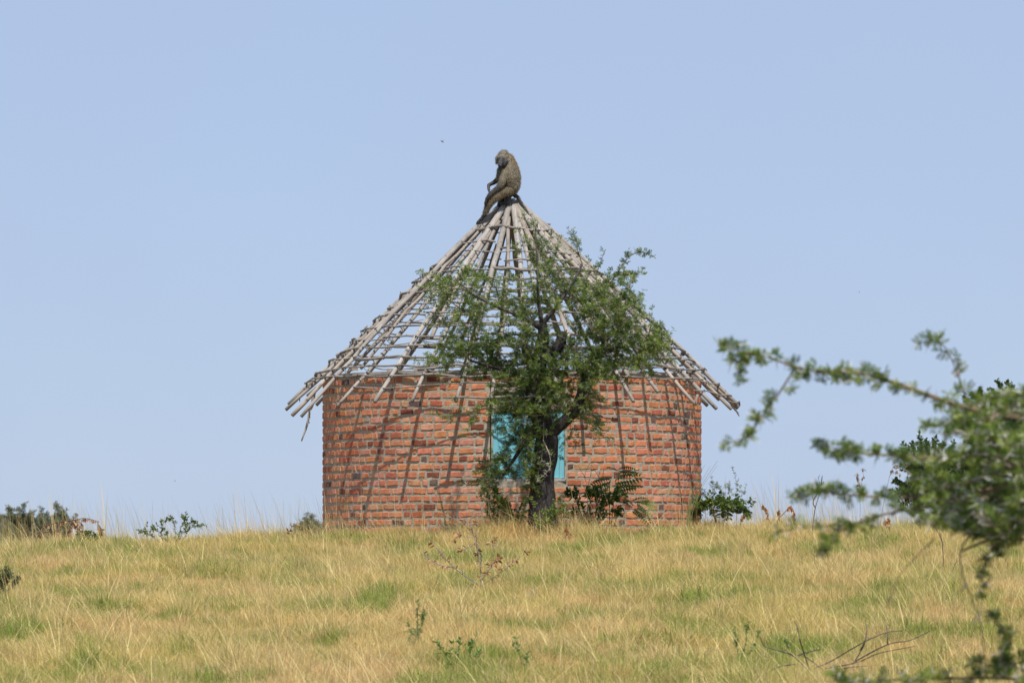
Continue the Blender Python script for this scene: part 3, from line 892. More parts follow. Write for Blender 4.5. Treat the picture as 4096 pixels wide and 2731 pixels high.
# ================================================================ out-of-focus acacia close on the right
FY = 30.0
def fx(x, y, d=0.0): return at(x, y, FY + d)
fb = Vector((fx(4560, 2000).x, FY, gz(fx(4560, 2000).x, FY) - .05))
fore = empty('acacia_tree', fb, 'blurred thorny acacia reaching in from the right edge close to the camera', 'tree')
tp = polyline([fb - Vector((0, 0, .1)), fx(4540, 2900), fx(4500, 2400), fx(4480, 2050), fx(4470, 1700), fx(4500, 1350)], 20)
mb = MB(); mb.tube(tp, list(np.linspace(.12, .05, 21)), 12, (1, 1, 1), True, .08); mb.build('trunk', M_bark, fore, smooth=True)
fa = Acacia(31, leaf=.052, thorn=.075, twig_col=(.22, .16, .10))
fa.gain = 1.75; fa.bright = 1.05; fa.tr = 1.35
def fbr(pts, r0=.007, r1=.0022, dens=95, mix=.5, d=0.0, dd=0.0, tw=(.03, .085), every=.043, **k):
    n = len(pts)
    P = polyline([fx(p[0], p[1], d + dd * i / n) for i, p in enumerate(pts)], 20)
    fa.branch(P, r0, r1, dens=dens, mix=mix + .22, tw=tw, every=every, start=.0, thorns=k.pop('thorns', .9) * .8, up=k.pop('up', .1), spread=1.0, **k)
    return P
B1 = fbr([(4490, 1760), (4200, 1690), (3900, 1639), (3754, 1595), (3592, 1536), (3504, 1507), (3431, 1492), (3357, 1485), (3270, 1485), (3167, 1463), (3057, 1422), (2976, 1408), (2915, 1395)], .016, .003, dens=120, mix=.5)
fbr([(3040, 1420), (2960, 1420), (2940, 1455), (2948, 1480)], .004, .002, dens=150)
fbr([(3180, 1470), (3115, 1573), (3071, 1631), (3027, 1697), (2998, 1741), (2935, 1765)], .006, .0025, dens=105, mix=.6)
fbr([(3900, 1640), (3856, 1565), (3827, 1485), (3790, 1404), (3754, 1366), (3712, 1362)], .006, .002, dens=75, mix=.4, d=.4)
fbr([(4490, 1980), (4250, 1900), (3900, 1850), (3700, 1830), (3578, 1822), (3460, 1815), (3387, 1800), (3310, 1785)], .012, .003, dens=130, mix=.4, d=-.3)
fbr([(4480, 2080), (4200, 2000), (3900, 1975), (3700, 1985), (3460, 1984), (3313, 1969), (3211, 1985)], .012, .003, dens=120, mix=.35, d=.2)
fbr([(3900, 1990), (3753, 2020), (3533, 2057), (3387, 2108), (3313, 2170)], .008, .003, dens=130, mix=.35, d=.1)
fbr([(3400, 2090), (3250, 2105), (3130, 2122)], .003, .002, dens=30, mix=.5, d=.1)
fbr([(4300, 2050), (4047, 2116), (3988, 2182), (3944, 2255), (3930, 2336)], .007, .003, dens=110, mix=.3, d=.1)
fbr([(3960, 2200), (4020, 2150), (4100, 2130)], .007, .003, dens=110, mix=.3, d=.1)
fbr([(4480, 2900), (4200, 2740), (4000, 2712), (3800, 2712), (3600, 2716), (3430, 2722), (3370, 2705)], .01, .003, dens=120, mix=.6, d=-.5, thorns=1.6)
fbr([(4300, 2760), (4100, 2680), (4010, 2640), (4040, 2549), (3989, 2480)], .007, .003, dens=110, mix=.35, d=-.2)
fbr([(4300, 2680), (4160, 2640), (4000, 2660), (3920, 2650)], .007, .003, dens=110, mix=.35, d=-.1)
# the stem that hangs through the middle, nearly bare
fbr([(3960, 2080), (3850, 2180), (3850, 2300), (3893, 2406), (3925, 2512), (3941, 2640)], .005, .003, dens=4, mix=.4, every=.2)
fbr([(3740, 2150), (3660, 2230), (3600, 2300), (3560, 2390)], .0035, .002, dens=6, mix=.4, every=.15, thorns=.3)
# dense mass by the right edge
rs = random.Random(8)
for k in range(60):
    x = 3640 + 560 * rs.random() ** .75; y = rs.uniform(1660, 2130)
    if x < 3800 and not (1700 < y < 2090): continue
    ang = rs.uniform(-.5, .5)
    L = rs.uniform(120, 260)
    d = rs.uniform(-1.1, 1.1)
    fbr([(x + L, y + rs.uniform(-50, 60)), (x + L * .5, y + rs.uniform(-30, 30)), (x, y)], .008, .003, dens=105, mix=rs.uniform(.25, .6), d=d, dd=rs.uniform(-.4, .4), thorns=1.3)
for k in range(10):
    x = rs.uniform(3900, 4150); y = rs.uniform(1560, 1720)
    fbr([(x + 200, y + rs.uniform(0, 60)), (x + 90, y + rs.uniform(-20, 30)), (x, y)], .008, .003, dens=100, mix=.55, d=rs.uniform(-.8, .8), thorns=1.2)
for k in range(9):                                   # heavier connecting limbs
    y = rs.uniform(1750, 2150)
    fa.wood.tube(polyline([fx(4480, y + rs.uniform(-100, 100)), fx(4280, y, rs.uniform(-.5, .5)), fx(4050, y + rs.uniform(-90, 60), rs.uniform(-.6, .6)), fx(3850, y + rs.uniform(-80, 80), rs.uniform(-.6, .6))], 12), list(np.linspace(.02, .006, 13)), 6, (.17, .11, .07), True, .1)
fa.finish(fore)

# ================================================================ smaller plants
def leafy(root, stems, T, size, count, mix=.4, mat=None, cols=None, spread=1.0, up=.3, r=.006, seed=1, stem_col=(.14, .12, .06), leaf_name='leaves', start=.25, subs=0, subL=.2, hang=False):
    size *= 1.25 if T is not T_FEATHER else 1.5; count = int(count * 1.6)
    rs_ = np.random.default_rng(seed); wood = MB(); LP = []; LD = []
    allst = []
    for st in stems:
        P = polyline(st, 8); allst.append(P)
        for k in range(subs):
            i = rs_.integers(2, 8); p = np.array(P[i]); d = np.array(P[min(i + 1, 8)] - P[i - 1]); d /= np.linalg.norm(d) + 1e-9
            d = d * .6 + rs_.normal(0, .75, 3) + np.array((0, 0, .15)); d /= np.linalg.norm(d)
            e = p + d * subL * rs_.uniform(.5, 1.2)
            m_ = (p + e) / 2 + rs_.normal(0, .012, 3)
            allst.append(polyline([p, m_, e], 4))
    for q, P in enumerate(allst):
        rr = r if q < len(stems) else r * .5
        wood.tube(P, list(np.linspace(rr, rr * .3, len(P))), 5, np.array(stem_col) * rs_.uniform(.8, 1.2), True, .08)
    wt = np.array([sum((P[i + 1] - P[i]).length for i in range(len(P) - 1)) for P in allst]); wt /= wt.sum()
    for k in range(count):
        P = allst[rs_.choice(len(allst), p=wt)]
        u = (start + (1 - start) * rs_.random()) * (len(P) - 1); i = min(int(u), len(P) - 2)
        p = np.array(P[i].lerp(P[i + 1], u - i)); d = np.array(P[i + 1] - P[i]); d /= np.linalg.norm(d) + 1e-9
        s_ = rs_.normal(0, 1, 3); s_ -= d * s_.dot(d); s_ /= np.linalg.norm(s_) + 1e-9
        LP.append(p); LD.append((np.array((0, 0, -1.0)) + rs_.normal(0, .35, 3)) if hang else d * .5 + s_ * spread + np.array((0, 0, up)))
    wood.build('stems', M_stem, root, kind='stuff' if len(allst) > 3 else None)
    if count:
        LP = np.array(LP); LD = np.array(LD)
        Mx = frames(LD, None, rs_) * (size * rs_.uniform(.6, 1.25, (count, 1, 1)))
        C = green(count, mix, rs_) if cols is None else np.array(cols)[rs_.integers(0, len(cols), count)] * rs_.uniform(.75, 1.25, (count, 1))
        mb = MB(); mb.batch(T[0], T[1], Mx, LP, C); mb.build(leaf_name, mat or M_leaf, root, kind='stuff')
def base_at(x, y, Y): 
    p = at(x, y, Y); return Vector((p.x, Y, gz(p.x, Y) - .03))
BROWN = [(.30, .12, .055), (.42, .21, .12), (.22, .085, .04), (.52, .31, .19)]

# dead sapling with curled brown leaves, standing in the grass before the hut
b = on_ground(1922, 2362); Yd = b.y
o = empty('dead_sapling', b, 'dead sapling with curled brown leaves standing in the grass below the hut wall', 'sapling')
q = lambda x, y, d=0: at(x, y, Yd + d)
st = [[b, q(1922, 2300), q(1918, 2240), q(1900, 2160), q(1888, 2120), q(1886, 2060)], [q(1920, 2260), q(1925, 2225), q(1905, 2160), q(1912, 2075, .1)],
      [q(1910, 2335), q(1830, 2280, -.1), q(1770, 2220, -.15), q(1715, 2150, -.2)], [q(1810, 2268, -.1), q(1750, 2255, -.2), q(1690, 2215, -.2)],
      [q(1930, 2340), q(2000, 2290, -.1), q(2080, 2228, -.15), q(2115, 2200, -.15)], [q(1928, 2320), q(1980, 2240, .1), q(1995, 2230), q(1950, 2270)], [q(2030, 2300, .1), q(2028, 2240, .1), q(1995, 2190, .1), q(1955, 2160, .15)],
      [q(1890, 2150), q(1840, 2140, -.1), q(1810, 2120, -.15)], [q(1885, 2130), q(1850, 2085, .1), q(1790, 2072, .1)], [q(1900, 2172), q(1880, 2190), q(1860, 2198)], [q(1925, 2320), q(1965, 2270, -.2), q(1992, 2262, -.2)]]
leafy(o, st, T_OVAL, .046, 120, mat=M_dry, cols=BROWN, r=.009, seed=4, stem_col=(.30, .27, .26), start=.2, spread=1.2, up=-.3, subs=2, subL=.13)

# shrub of long pinnate fronds right of the trunk
b = base_at(2440, 2080, 84.9)
o = empty('leafy_shrub', b, 'dark green shrub with long feathered fronds against the bricks right of the trunk', 'shrub')
q = lambda x, y, d=0: at(x, y, b.y + d)
st = [[b, q(2438, 1990), q(2440, 1930), q(2450, 1900)], [b, q(2455, 2000), q(2470, 1940), q(2475, 1880)], [b, q(2480, 2030), q(2530, 2000, -.1), q(2570, 2000, -.1)]]
leafy(o, st, T_FROND, .10, 0, r=.008, seed=8, stem_col=(.08, .08, .04))
fr = MB(); FP = []; FD = []
for (x0, y0, x1, y1) in ((2460, 1900, 2540, 1880), (2470, 1880, 2542, 1872), (2455, 1930, 2548, 1895), (2450, 1950, 2550, 1918), (2450, 1910, 2380, 1905), (2445, 1920, 2360, 1940), (2445, 1935, 2365, 1965), (2440, 1985, 2360, 1960),
                         (2455, 1960, 2530, 1935), (2480, 1990, 2420, 1965), (2490, 1995, 2530, 2020), (2440, 1960, 2400, 1985), (2530, 2005, 2590, 1990), (2560, 2000, 2625, 2010), (2550, 2010, 2612, 2040), (2540, 2030, 2600, 2075), (2530, 2040, 2570, 2060), (2460, 2000, 2510, 2000), (2470, 1880, 2440, 1862), (2440, 2010, 2390, 2020)):
    a_, c_ = q(x0, y0, -.05), q(x1, y1, random.uniform(-.3, .05))
    FP.append(np.array(a_)); FD.append(np.array(c_ - a_))
FP = np.array(FP); FD = np.array(FD); LL = np.linalg.norm(FD, axis=1)
Mx = frames(FD, np.tile((0, -.75, .66), (len(FD), 1)) + rng.normal(0, .2, FD.shape)) * LL[:, None, None] * 1.1
fr.batch(T_FROND[0], T_FROND[1], Mx, FP, green(len(FP), .25)); fr.build('fronds', M_leaf, o, kind='stuff')

b = base_at(2360, 2080, 84.6)
o = empty('leafy_shrub', b, 'low shrub of broad dark leaves between the acacia trunk and the feathered shrub', 'shrub')
q = lambda x, y, d=0: at(x, y, b.y + d)
st = [[b, q(2330, 2020), q(2290, 1975), q(2270, 1965)], [b, q(2360, 2010), q(2350, 1960)], [b, q(2390, 2020, .1), q(2370, 1945, .1)], [b, q(2410, 2030), q(2450, 2000, -.1), q(2470, 1990)], [b, q(2420, 2060), q(2480, 2050)], [b, q(2320, 2060), q(2290, 2040)], [b, q(2400, 2050, .2), q(2420, 1990, .2)]]
leafy(o, st, T_OVAL, .056, 700, mix=.3, r=.006, seed=9, subs=3, subL=.22, start=.1)
for (x0, y0, x1, y1, lab) in ((2350, 2080, 2340, 1850, 'thin bare dark twig rising left of the feathered shrub'), (2392, 2080, 2395, 1848, 'thin bare forked twig rising behind the feathered shrub')):
    b = base_at(x0, y0, 85.15)
    o = empty('bare_twig', b, lab, 'twig')
    q = lambda x, y, d=0: at(x, y, b.y + d)
    mx = (x0 + x1) / 2
    leafy(o, [[b, q(mx + 5, 1960), q(x1 - 2, 1905), q(x1 + 20, y1)], [q(x1 + 2, 1912), q(x1 - 30, y1 + 8)], [q(mx + 4, 1950), q(mx + 18, 1900), q(mx + 22, 1870)]], T_OVAL, .02, 0, r=.005, seed=x0, stem_col=(.09, .07, .06))

# tangle of weeds round the trunk foot and left of it
for i, (x, y0, wd, hgt, Y, lab, mx_, nl) in enumerate(((1985, 2090, 60, 150, 84.9, 'tangled light green weeds under the left half of the shutter', .6, 520), (2060, 2110, 80, 130, 83.4, 'dry and green weeds tangled against the left of the acacia trunk', .55, 620),
                                    (2180, 2130, 80, 105, 82.8, 'small bright leafed weeds at the foot of the acacia trunk', .6, 420), (2250, 2120, 35, 150, 82.9, 'slender weed with a heart shaped leaf touching the right of the trunk', .5, 110))):
    b = base_at(x, y0, Y)
    o = empty('weed', b, lab, 'weed')
    q = lambda x_, y_, d=0: at(x_, y_, b.y + d)
    rs_ = random.Random(i + 40)
    st = []
    for k in range(8):
        tx = x + rs_.uniform(-wd, wd); ty = y0 - hgt * rs_.uniform(.4, 1)
        st.append([b, q((x + tx) / 2 + rs_.uniform(-10, 10), (y0 + ty) / 2, rs_.uniform(-.1, .1)), q(tx, ty, rs_.uniform(-.2, .2))])
    leafy(o, st, T_OVAL, .034, int(nl * 1.5), mix=mx_ + .1, r=.0045, seed=i + 60, subs=3, subL=.18, start=.1, stem_col=(.16, .14, .07))

# bush at the right foot of the wall with two feathery weeds behind it
b = base_at(2880, 2090, 87.6)
o = empty('leafy_bush', b, 'rounded dark green bush with drooping broad leaves at the right foot of the wall', 'bush')
q = lambda x, y, d=0: at(x, y, b.y + d)
rs_ = random.Random(5); st = []
for k in range(14):
    a = -1.4 + 2.8 * k / 13
    tx = 2880 + 105 * math.sin(a); ty = 2075 - 82 * math.cos(a * .9)
    st.append([b, q(2880 + 40 * math.sin(a), 2040 - 25 * math.cos(a), rs_.uniform(-.2, .2)), q(tx, ty, rs_.uniform(-.5, .3)), q(tx + 14 * math.sin(a), ty + 12, rs_.uniform(-.5, .3))])
leafy(o, st, T_OVAL, .058, 900, mix=.25, r=.006, seed=19, subs=3, subL=.2, start=.2, up=-.5)
for (x, ytop, lab, sd_) in ((2944, 1872, 'tall feathery pale weed rising above the rounded bush', 1), (2880, 1935, 'shorter feathery weed left of the tall one behind the bush', 2), (2820, 1975, 'feathery weed nearest the right corner of the brick wall', 3)):
    b = base_at(x, 2090, 88.3)
    o = empty('feathery_weed', b, lab, 'weed')
    q = lambda x_, y_, d=0: at(x_, y_, b.y + d)
    leafy(o, [[b, q(x + 4, 2000), q(x + 3, (ytop + 1990) / 2), q(x - 14, ytop)], [q(x + 4, 2005), q(x + 30, 1975), q(x + 38, 1950)], [q(x, 1990), q(x - 28, 1955), q(x - 30, 1935)]], T_FEATHER, .026, 80, mix=.6, r=.0035, seed=sd_, subs=4, subL=.14, start=.15, cols=[(.22, .27, .17), (.16, .21, .13), (.28, .32, .2)])

# dead brown-leaved stumps along the crest to the right
for (x0, y0, pts, nl, lab, sd_) in (
        (3112, 2092, [[(3112, 2092), (3114, 2060), (3116, 2038)], [(3118, 2070), (3150, 2036), (3168, 2024), (3178, 2070)]], 40, 'bent dead stem with hanging brown leaves on the crest right of the bush', 1),
        (3080, 2095, [[(3080, 2095), (3070, 2050), (3048, 2015)]], 22, 'low dead stem with a curled brown leaf beside the rounded bush', 2),
        (2955, 2100, [[(2955, 2100), (2965, 2070), (2975, 2058)]], 22, 'brown curled leaves in front of the rounded bush', 3),
        (2230, 2150, [[(2270, 2160), (2268, 2130), (2262, 2105)], [(2270, 2150), (2285, 2130)]], 30, 'small clump of brown leaves in the grass before the trunk', 4),
        (3560, 2120, [[(3560, 2140), (3555, 2090), (3550, 2070)], [(3556, 2110), (3540, 2080)]], 40, 'clump of orange brown leaves in the grass under the blurred acacia', 5)):
    dfront = {1: 88.2, 2: 88.4, 3: 87.0, 4: 82.0, 5: 85.5}[sd_]
    b = base_at(x0, y0, dfront)
    o = empty('dead_weed', b, lab, 'dead plant')
    st = [[b] + [at(px, py, dfront) for (px, py) in pts[0][1:]]] + [[at(px, py, dfront) for (px, py) in pp] for pp in pts[1:]]
    leafy(o, st, T_OVAL, .055, nl, mat=M_dry, cols=BROWN, r=.009, seed=sd_, stem_col=(.24, .17, .12), hang=True, start=.4)
# leafless saplings
for (pts, Yd, lab, sd_, r_) in (
        ([[(3247, 2160), (3256, 2060), (3264, 2020), (3280, 1965), (3287, 1905)], [(3262, 2030), (3252, 2005), (3282, 1950), (3290, 1900)], [(3280, 1960), (3276, 1920), (3272, 1905)]], 83.5, 'slim leafless dark sapling standing on the crest left of the blurred foliage', 1, .010),
        ([[(3772, 2300), (3770, 2170), (3735, 2100), (3700, 2030)], [(3770, 2170), (3755, 2110), (3745, 2050)]], 73.0, 'forked leafless stem in the grass below the blurred acacia', 2, .009),
        ([[(3790, 2320), (3815, 2270), (3830, 2230)]], 72.0, 'short slanting dead twig right of the forked leafless stem', 3, .007),
        ([[(3440, 2100), (3440, 1980), (3428, 1890)], [(3440, 1960), (3455, 1900)]], 90.0, 'dry weed stalk with a withered grey head on the crest', 4, .006),
        ([[(3520, 2100), (3545, 1960), (3570, 1870), (3590, 1860)], [(3560, 1900), (3590, 1880)]], 90.5, 'dry curled grey stalk leaning toward the dark bush', 5, .007)):
    x0, y0 = pts[0][0]
    b = base_at(x0, y0, Yd)
    o = empty('leafless_sapling', b, lab, 'sapling')
    st = [[b] + [at(px, py, Yd) for (px, py) in pts[0]]] + [[at(px, py, Yd) for (px, py) in pp] for pp in pts[1:]]
    leafy(o, st, T_OVAL, .05, 26 if sd_ in (4, 5) else 0, mat=M_dry, cols=[(.22, .18, .16), (.30, .25, .21)], r=r_, seed=sd_ + 70, stem_col=(.11, .085, .075) if sd_ < 4 else (.3, .25, .2), subs=1, subL=.12, start=.8, hang=True)

# green shrub on the crest, left
b = base_at(700, 2150, 86.5)
o = empty('leafy_shrub', b, 'small green shrub on the skyline left of the hut', 'shrub')
q = lambda x, y, d=0: at(x, y, b.y + d)
st = [[b, q(720, 2120), q(735, 2085), q(742, 2076)], [b, q(700, 2110), q(690, 2080), q(680, 2078)], [b, q(760, 2115), q(790, 2105), q(812, 2098)], [b, q(640, 2130, .1), q(620, 2115), q(604, 2112)], [b, q(600, 2140, .1), q(575, 2128), q(556, 2126)], [b, q(740, 2110, .1), q(765, 2090), q(772, 2082)], [b, q(660, 2125), q(650, 2115)]]
leafy(o, st, T_OVAL, .034, 520, mix=.55, r=.005, seed=33, subs=5, subL=.16, start=.15, cols=[(.14, .19, .07), (.19, .25, .10), (.10, .14, .05)])
# bent dead branch with hanging leaves
b = base_at(125, 2170, 86.0)
o = empty('dead_branch', b, 'arched dead branch hung with curled orange brown leaves at the left skyline', 'branch')
q = lambda x, y, d=0: at(x, y, b.y + d)
leafy(o, [[b, q(160, 2125), q(205, 2094), q(270, 2083), q(320, 2075), q(345, 2071), q(398, 2086)], [q(392, 2084), q(391, 2110)], [q(150, 2130), q(220, 2125), q(240, 2130)], [q(280, 2082), q(300, 2100), q(325, 2125)], [q(300, 2080), q(302, 2095), q(304, 2112)], [q(312, 2076), q(316, 2095), q(318, 2110)], [q(325, 2078), q(326, 2092), q(328, 2105)], [q(290, 2084), q(286, 2100), q(290, 2118)], [q(385, 2115), q(415, 2130), q(430, 2150)]], T_OVAL, .048, 120, mat=M_dry, cols=[(.38, .21, .12), (.28, .14, .08), (.46, .30, .19)], r=.011, seed=35, stem_col=(.13, .09, .07), subs=1, subL=.15, hang=True, start=.1)
b = base_at(345, 2160, 86.6)
o = empty('leafy_shrub', b, 'low round green bush just behind the arched dead branch', 'bush')
q = lambda x, y, d=0: at(x, y, b.y + d)
leafy(o, [[b, q(340 + dx, 2125 + abs(dx) * .2)] for dx in (-30, -10, 15, 40, 60)], T_OVAL, .05, 300, mix=.35, r=.005, seed=37, subs=3, subL=.12)
# stick left of the hut corner
b = base_at(1140, 2150, 86.4)
o = empty('dead_stick', b, 'dry broken stick poking out of the grass left of the hut wall', 'stick')
leafy(o, [[b, at(1160, 2118, 86.4), at(1182, 2096, 86.4)]], T_OVAL, .06, 6, mat=M_dry, cols=BROWN, r=.011, seed=39, stem_col=(.30, .22, .14))
# blue-green herb cut by the left edge, and herbs in the foreground
for (x, y, stems, T, sz, n, cols, lab, sd_, nm) in (
        (8, 2400, [[(5, 2400), (15, 2340), (40, 2290)], [(5, 2400), (0, 2330), (-12, 2290)], [(8, 2400), (40, 2360), (62, 2330)], [(5, 2400), (-15, 2350), (-30, 2310)], [(0, 2400), (8, 2350), (16, 2300)]], T_FEATHER, .035, 420, [(.05, .10, .06), (.07, .13, .08), (.035, .075, .045)], 'blue green spiky herb cut by the left edge of the picture', 1, 'herb'),
        (1825, 2690, [[(1825, 2690), (1835, 2600), (1845, 2550)], [(1815, 2690), (1770, 2600), (1745, 2565)], [(1830, 2690), (1870, 2600), (1895, 2565)], [(1825, 2690), (1800, 2620), (1805, 2600)], [(1835, 2690), (1900, 2640), (1920, 2600)]], T_OVAL, .036, 100, [(.13, .25, .07), (.09, .18, .05), (.18, .30, .09)], 'broad leafed green herb low in the foreground grass', 2, 'herb'),
        (2095, 2690, [[(2095, 2690), (2080, 2620), (2065, 2590)], [(2095, 2690), (2105, 2640), (2110, 2610)]], T_OVAL, .036, 40, [(.10, .19, .055), (.14, .24, .08)], 'small green herb right of the broad leafed herb', 3, 'herb'),
        (1668, 2580, [[(1668, 2580), (1670, 2480), (1672, 2400)], [(1665, 2580), (1640, 2520), (1628, 2490)], [(1670, 2580), (1685, 2500), (1692, 2460)]], T_FEATHER, .022, 150, [(.12, .22, .08), (.16, .28, .11)], 'soft feathery green herb left of the dead sapling', 4, 'herb'),
        (2960, 2640, [[(2960, 2650), (2945, 2580), (2940, 2530)], [(2975, 2650), (2985, 2560), (2985, 2500)], [(2990, 2650), (3020, 2580), (3035, 2520)], [(3100, 2650), (3140, 2600), (3142, 2560)]], T_FEATHER, .020, 160, [(.13, .22, .08), (.17, .27, .10)], 'thin leaved green herb left of the dead thorn branches', 5, 'herb')):
    b = on_ground(x, y + 6)
    o = empty(nm, b, lab, 'herb')
    leafy(o, [[(b if k == 0 else at(px, py, b.y + random.uniform(-.05, .05))) for k, (px, py) in enumerate(s_)] for s_ in stems], T, sz, n, cols=cols, r=.0045, seed=sd_ + 90, subs=2, subL=.10, start=.1, stem_col=(.10, .14, .05))
# fallen dead thorn branches, bottom right
b = on_ground(3260, 2715)
o = empty('dead_thorn_branch', b, 'tangle of dark dead thorn branches lying in the grass at bottom right', 'branch')
q = lambda x, y, d=0: at(x, y, b.y + d)
w = MB(); rs_ = random.Random(2)
for pts in ([(3246, 2700), (3220, 2625), (3200, 2560), (3190, 2510), (3175, 2480)], [(3250, 2700), (3180, 2625), (3110, 2600), (3060, 2585), (3040, 2545)], [(3320, 2700), (3270, 2660), (3215, 2620)],
            [(3260, 2670), (3330, 2640), (3440, 2575), (3540, 2530), (3610, 2522)], [(3420, 2645), (3500, 2600), (3570, 2570), (3640, 2560), (3720, 2522)], [(3440, 2600), (3460, 2560), (3470, 2495)], [(3415, 2650), (3450, 2590), (3460, 2560)],
            [(3300, 2672), (3400, 2655), (3450, 2640), (3520, 2610), (3660, 2583)], [(2900, 2725), (3050, 2718), (3150, 2700), (3200, 2700)], [(3090, 2715), (3095, 2735)], [(3550, 2575), (3550, 2540), (3545, 2500)], [(3190, 2620), (3240, 2605), (3280, 2595)], [(3180, 2655), (3120, 2665), (3060, 2690)], [(3330, 2680), (3400, 2668), (3470, 2662)]):
    P = polyline([q(x, y, rs_.uniform(-.15, .15)) for x, y in pts], 12)
    w.tube(P, list(np.linspace(.0075, .003, 13)), 5, (.10, .08, .075), True, .12)
    for k in range(16):
        i = rs_.randrange(1, 12); d = Vector((rs_.gauss(0, 1), rs_.gauss(0, 1), rs_.gauss(0, 1))).normalized() * rs_.uniform(.02, .05)
        w.tube([P[i], P[i] + d], [.0022, .0008], 3, (.14, .12, .11), False)
w.build('twigs', M_stem, o, kind='stuff')
# grey fallen sticks
for (a, c, lab) in (((2085, 2412), (2140, 2350), 'pale grey fallen stick slanting up out of the grass'), ((2178, 2418), (2198, 2452), 'short pale curved stick lying right of the slanting one'), ((1868, 2400), (1892, 2410), 'tiny grey twig lying below the dead sapling')):
    b = on_ground(a[0], max(a[1], c[1]) + 2)
    o = empty('fallen_stick', b, lab, 'stick')
    mb = MB(); mb.tube(polyline([at(a[0], a[1], b.y), at((a[0] + c[0]) / 2 + 2, (a[1] + c[1]) / 2, b.y), at(c[0], c[1], b.y)], 6), [.008, .008, .007, .007, .006, .006, .005], 6, (.50, .46, .42), True, .1)
    mb.build('stick', M_stem, o)
# tall reed-like grass stems beside the wall
for (x0, y0, Yd, tipsl, lab) in ((1795, 2110, 84.0, [(1725, 1930), (1700, 1820), (1740, 1960), (1810, 1960)], 'tall green grass stems leaning left before the wall'), (2745, 2090, 86.2, [(2775, 1930), (2800, 1870), (2830, 1850), (2765, 1960), (2860, 1840)], 'tall green grass stems leaning right by the wall corner')):
    b = base_at(x0, y0, Yd)
    o = empty('tall_grass_tuft', b, lab, 'grass tuft')
    mb = MB()
    for k, (tx, ty) in enumerate(tipsl * 2):
        tx += random.uniform(-12, 12); ty += random.uniform(-10, 30)
        P = polyline([b + Vector((random.uniform(-.03, .03), 0, 0)), at((x0 + tx) / 2 + (x0 - tx) * .1, (y0 + ty) / 2, Yd), at(tx, ty, Yd + random.uniform(-.2, .2))], 8)
        mb.tube(P, list(np.linspace(.004, .0014, 9)), 4, (.17, .24, .08) if k % 2 else (.30, .30, .12), False)
    mb.build('stems', M_stem, o)

# evergreen trees behind the crest on the right
def oval_tree(x, ytop, ybot, wpx, Y, lab, nleaf, seed, ytrunk=None, cat='tree', name='evergreen_tree'):
    b = base_at(x, ybot, Y)
    o = empty(name, b, lab, cat)
    q = lambda x_, y_, d=0: at(x_, y_, Y + d)
    rs_ = random.Random(seed); sc = Y / F
    c = q(x, (ytop + ybot) / 2)
    tr = MB(); tr.tube(polyline([b - Vector((0, 0, .1)), b.lerp(c, .5) + Vector((.06, 0, 0)), c], 8), list(np.linspace(.10, .05, 9)), 9, (.8, .8, .8), True, .1)
    tr.build('trunk', M_bark, o, smooth=True)
    st = []
    for k in range(46):
        th = rs_.uniform(-.25, math.pi + .25); q_ = rs_.uniform(.55, 1.0) * (1 + .18 * math.sin(3 * th + seed)); dd = rs_.uniform(-1, 1)
        rx = wpx * math.sqrt(max(.1, 1 - dd * dd * .6)); tx = x + rx * q_ * math.cos(th); ty = (ytop + ybot) / 2 + 20 - ((ybot - ytop) / 2 + 20) * q_ * math.sin(th)
        T = q(tx, ty, dd * wpx * sc)
        st.append([c + Vector((0, 0, rs_.uniform(-.5, .2))), c.lerp(T, .55) + Vector((rs_.gauss(0, .08), rs_.gauss(0, .08), .05)), T])
    leafy(o, st, T_OVAL, .052, int(nleaf * 1.5), r=.012, seed=seed, subs=7, subL=.35, start=.3, leaf_name='crown', cols=[(.05, .085, .035), (.075, .12, .045), (.04, .065, .03), (.13, .18, .065)])
oval_tree(4060, 1515, 2110, 230, 93.5, 'tall dark evergreen tree behind the crest at the right edge', 9500, 51)
oval_tree(3740, 1790, 2110, 175, 92.0, 'lower dark bush behind the crest left of the tall evergreen', 5200, 52, cat='bush', name='evergreen_bush')

# hazy far trees beyond the crest at the left
def far_tree(x, ytop, wpx, Y, lab, seed, hpx=110):
    base = Vector((at(x, 2000, Y).x, Y, gz(at(x, 2000, Y).x, Y) - .1))
    o = empty('savanna_tree', base, lab, 'tree', 'far trees beyond the left skyline')
    rs_ = random.Random(seed)
    hub = at(x, ytop + hpx * 1.5, Y)
    mb = MB(); mb.tube(polyline([base, base.lerp(hub, .5) + Vector((.2, 0, 0)), hub], 8), list(np.linspace(.22, .12, 9)), 8, (1, 1, 1), True, .1); mb.build('trunk', M_bark, o, smooth=True)
    st = []
    for k in range(26):
        tx = x + rs_.uniform(-wpx, wpx); ty = ytop + hpx * (rs_.random() ** 1.2) * .9 + 30 * (abs(tx - x) / wpx) ** 2
        T = at(tx, ty, Y + rs_.uniform(-1, 1))
        st.append([hub, hub.lerp(T, .6) + Vector((rs_.gauss(0, .1), 0, .15)), T])
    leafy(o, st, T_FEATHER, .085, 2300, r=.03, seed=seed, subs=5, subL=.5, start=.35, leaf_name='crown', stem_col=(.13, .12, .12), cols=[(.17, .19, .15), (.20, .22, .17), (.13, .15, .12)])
far_tree(70, 2055, 110, 175, 'grey green distant tree at the far left skyline', 61)
far_tree(215, 2050, 80, 182, 'grey green distant tree behind the arched dead branch', 62)
far_tree(-60, 2085, 70, 170, 'distant tree cut by the left picture edge', 63, 80)
far_tree(1235, 2110, 45, 185, 'small distant treetop just left of the hut wall', 64, 40)

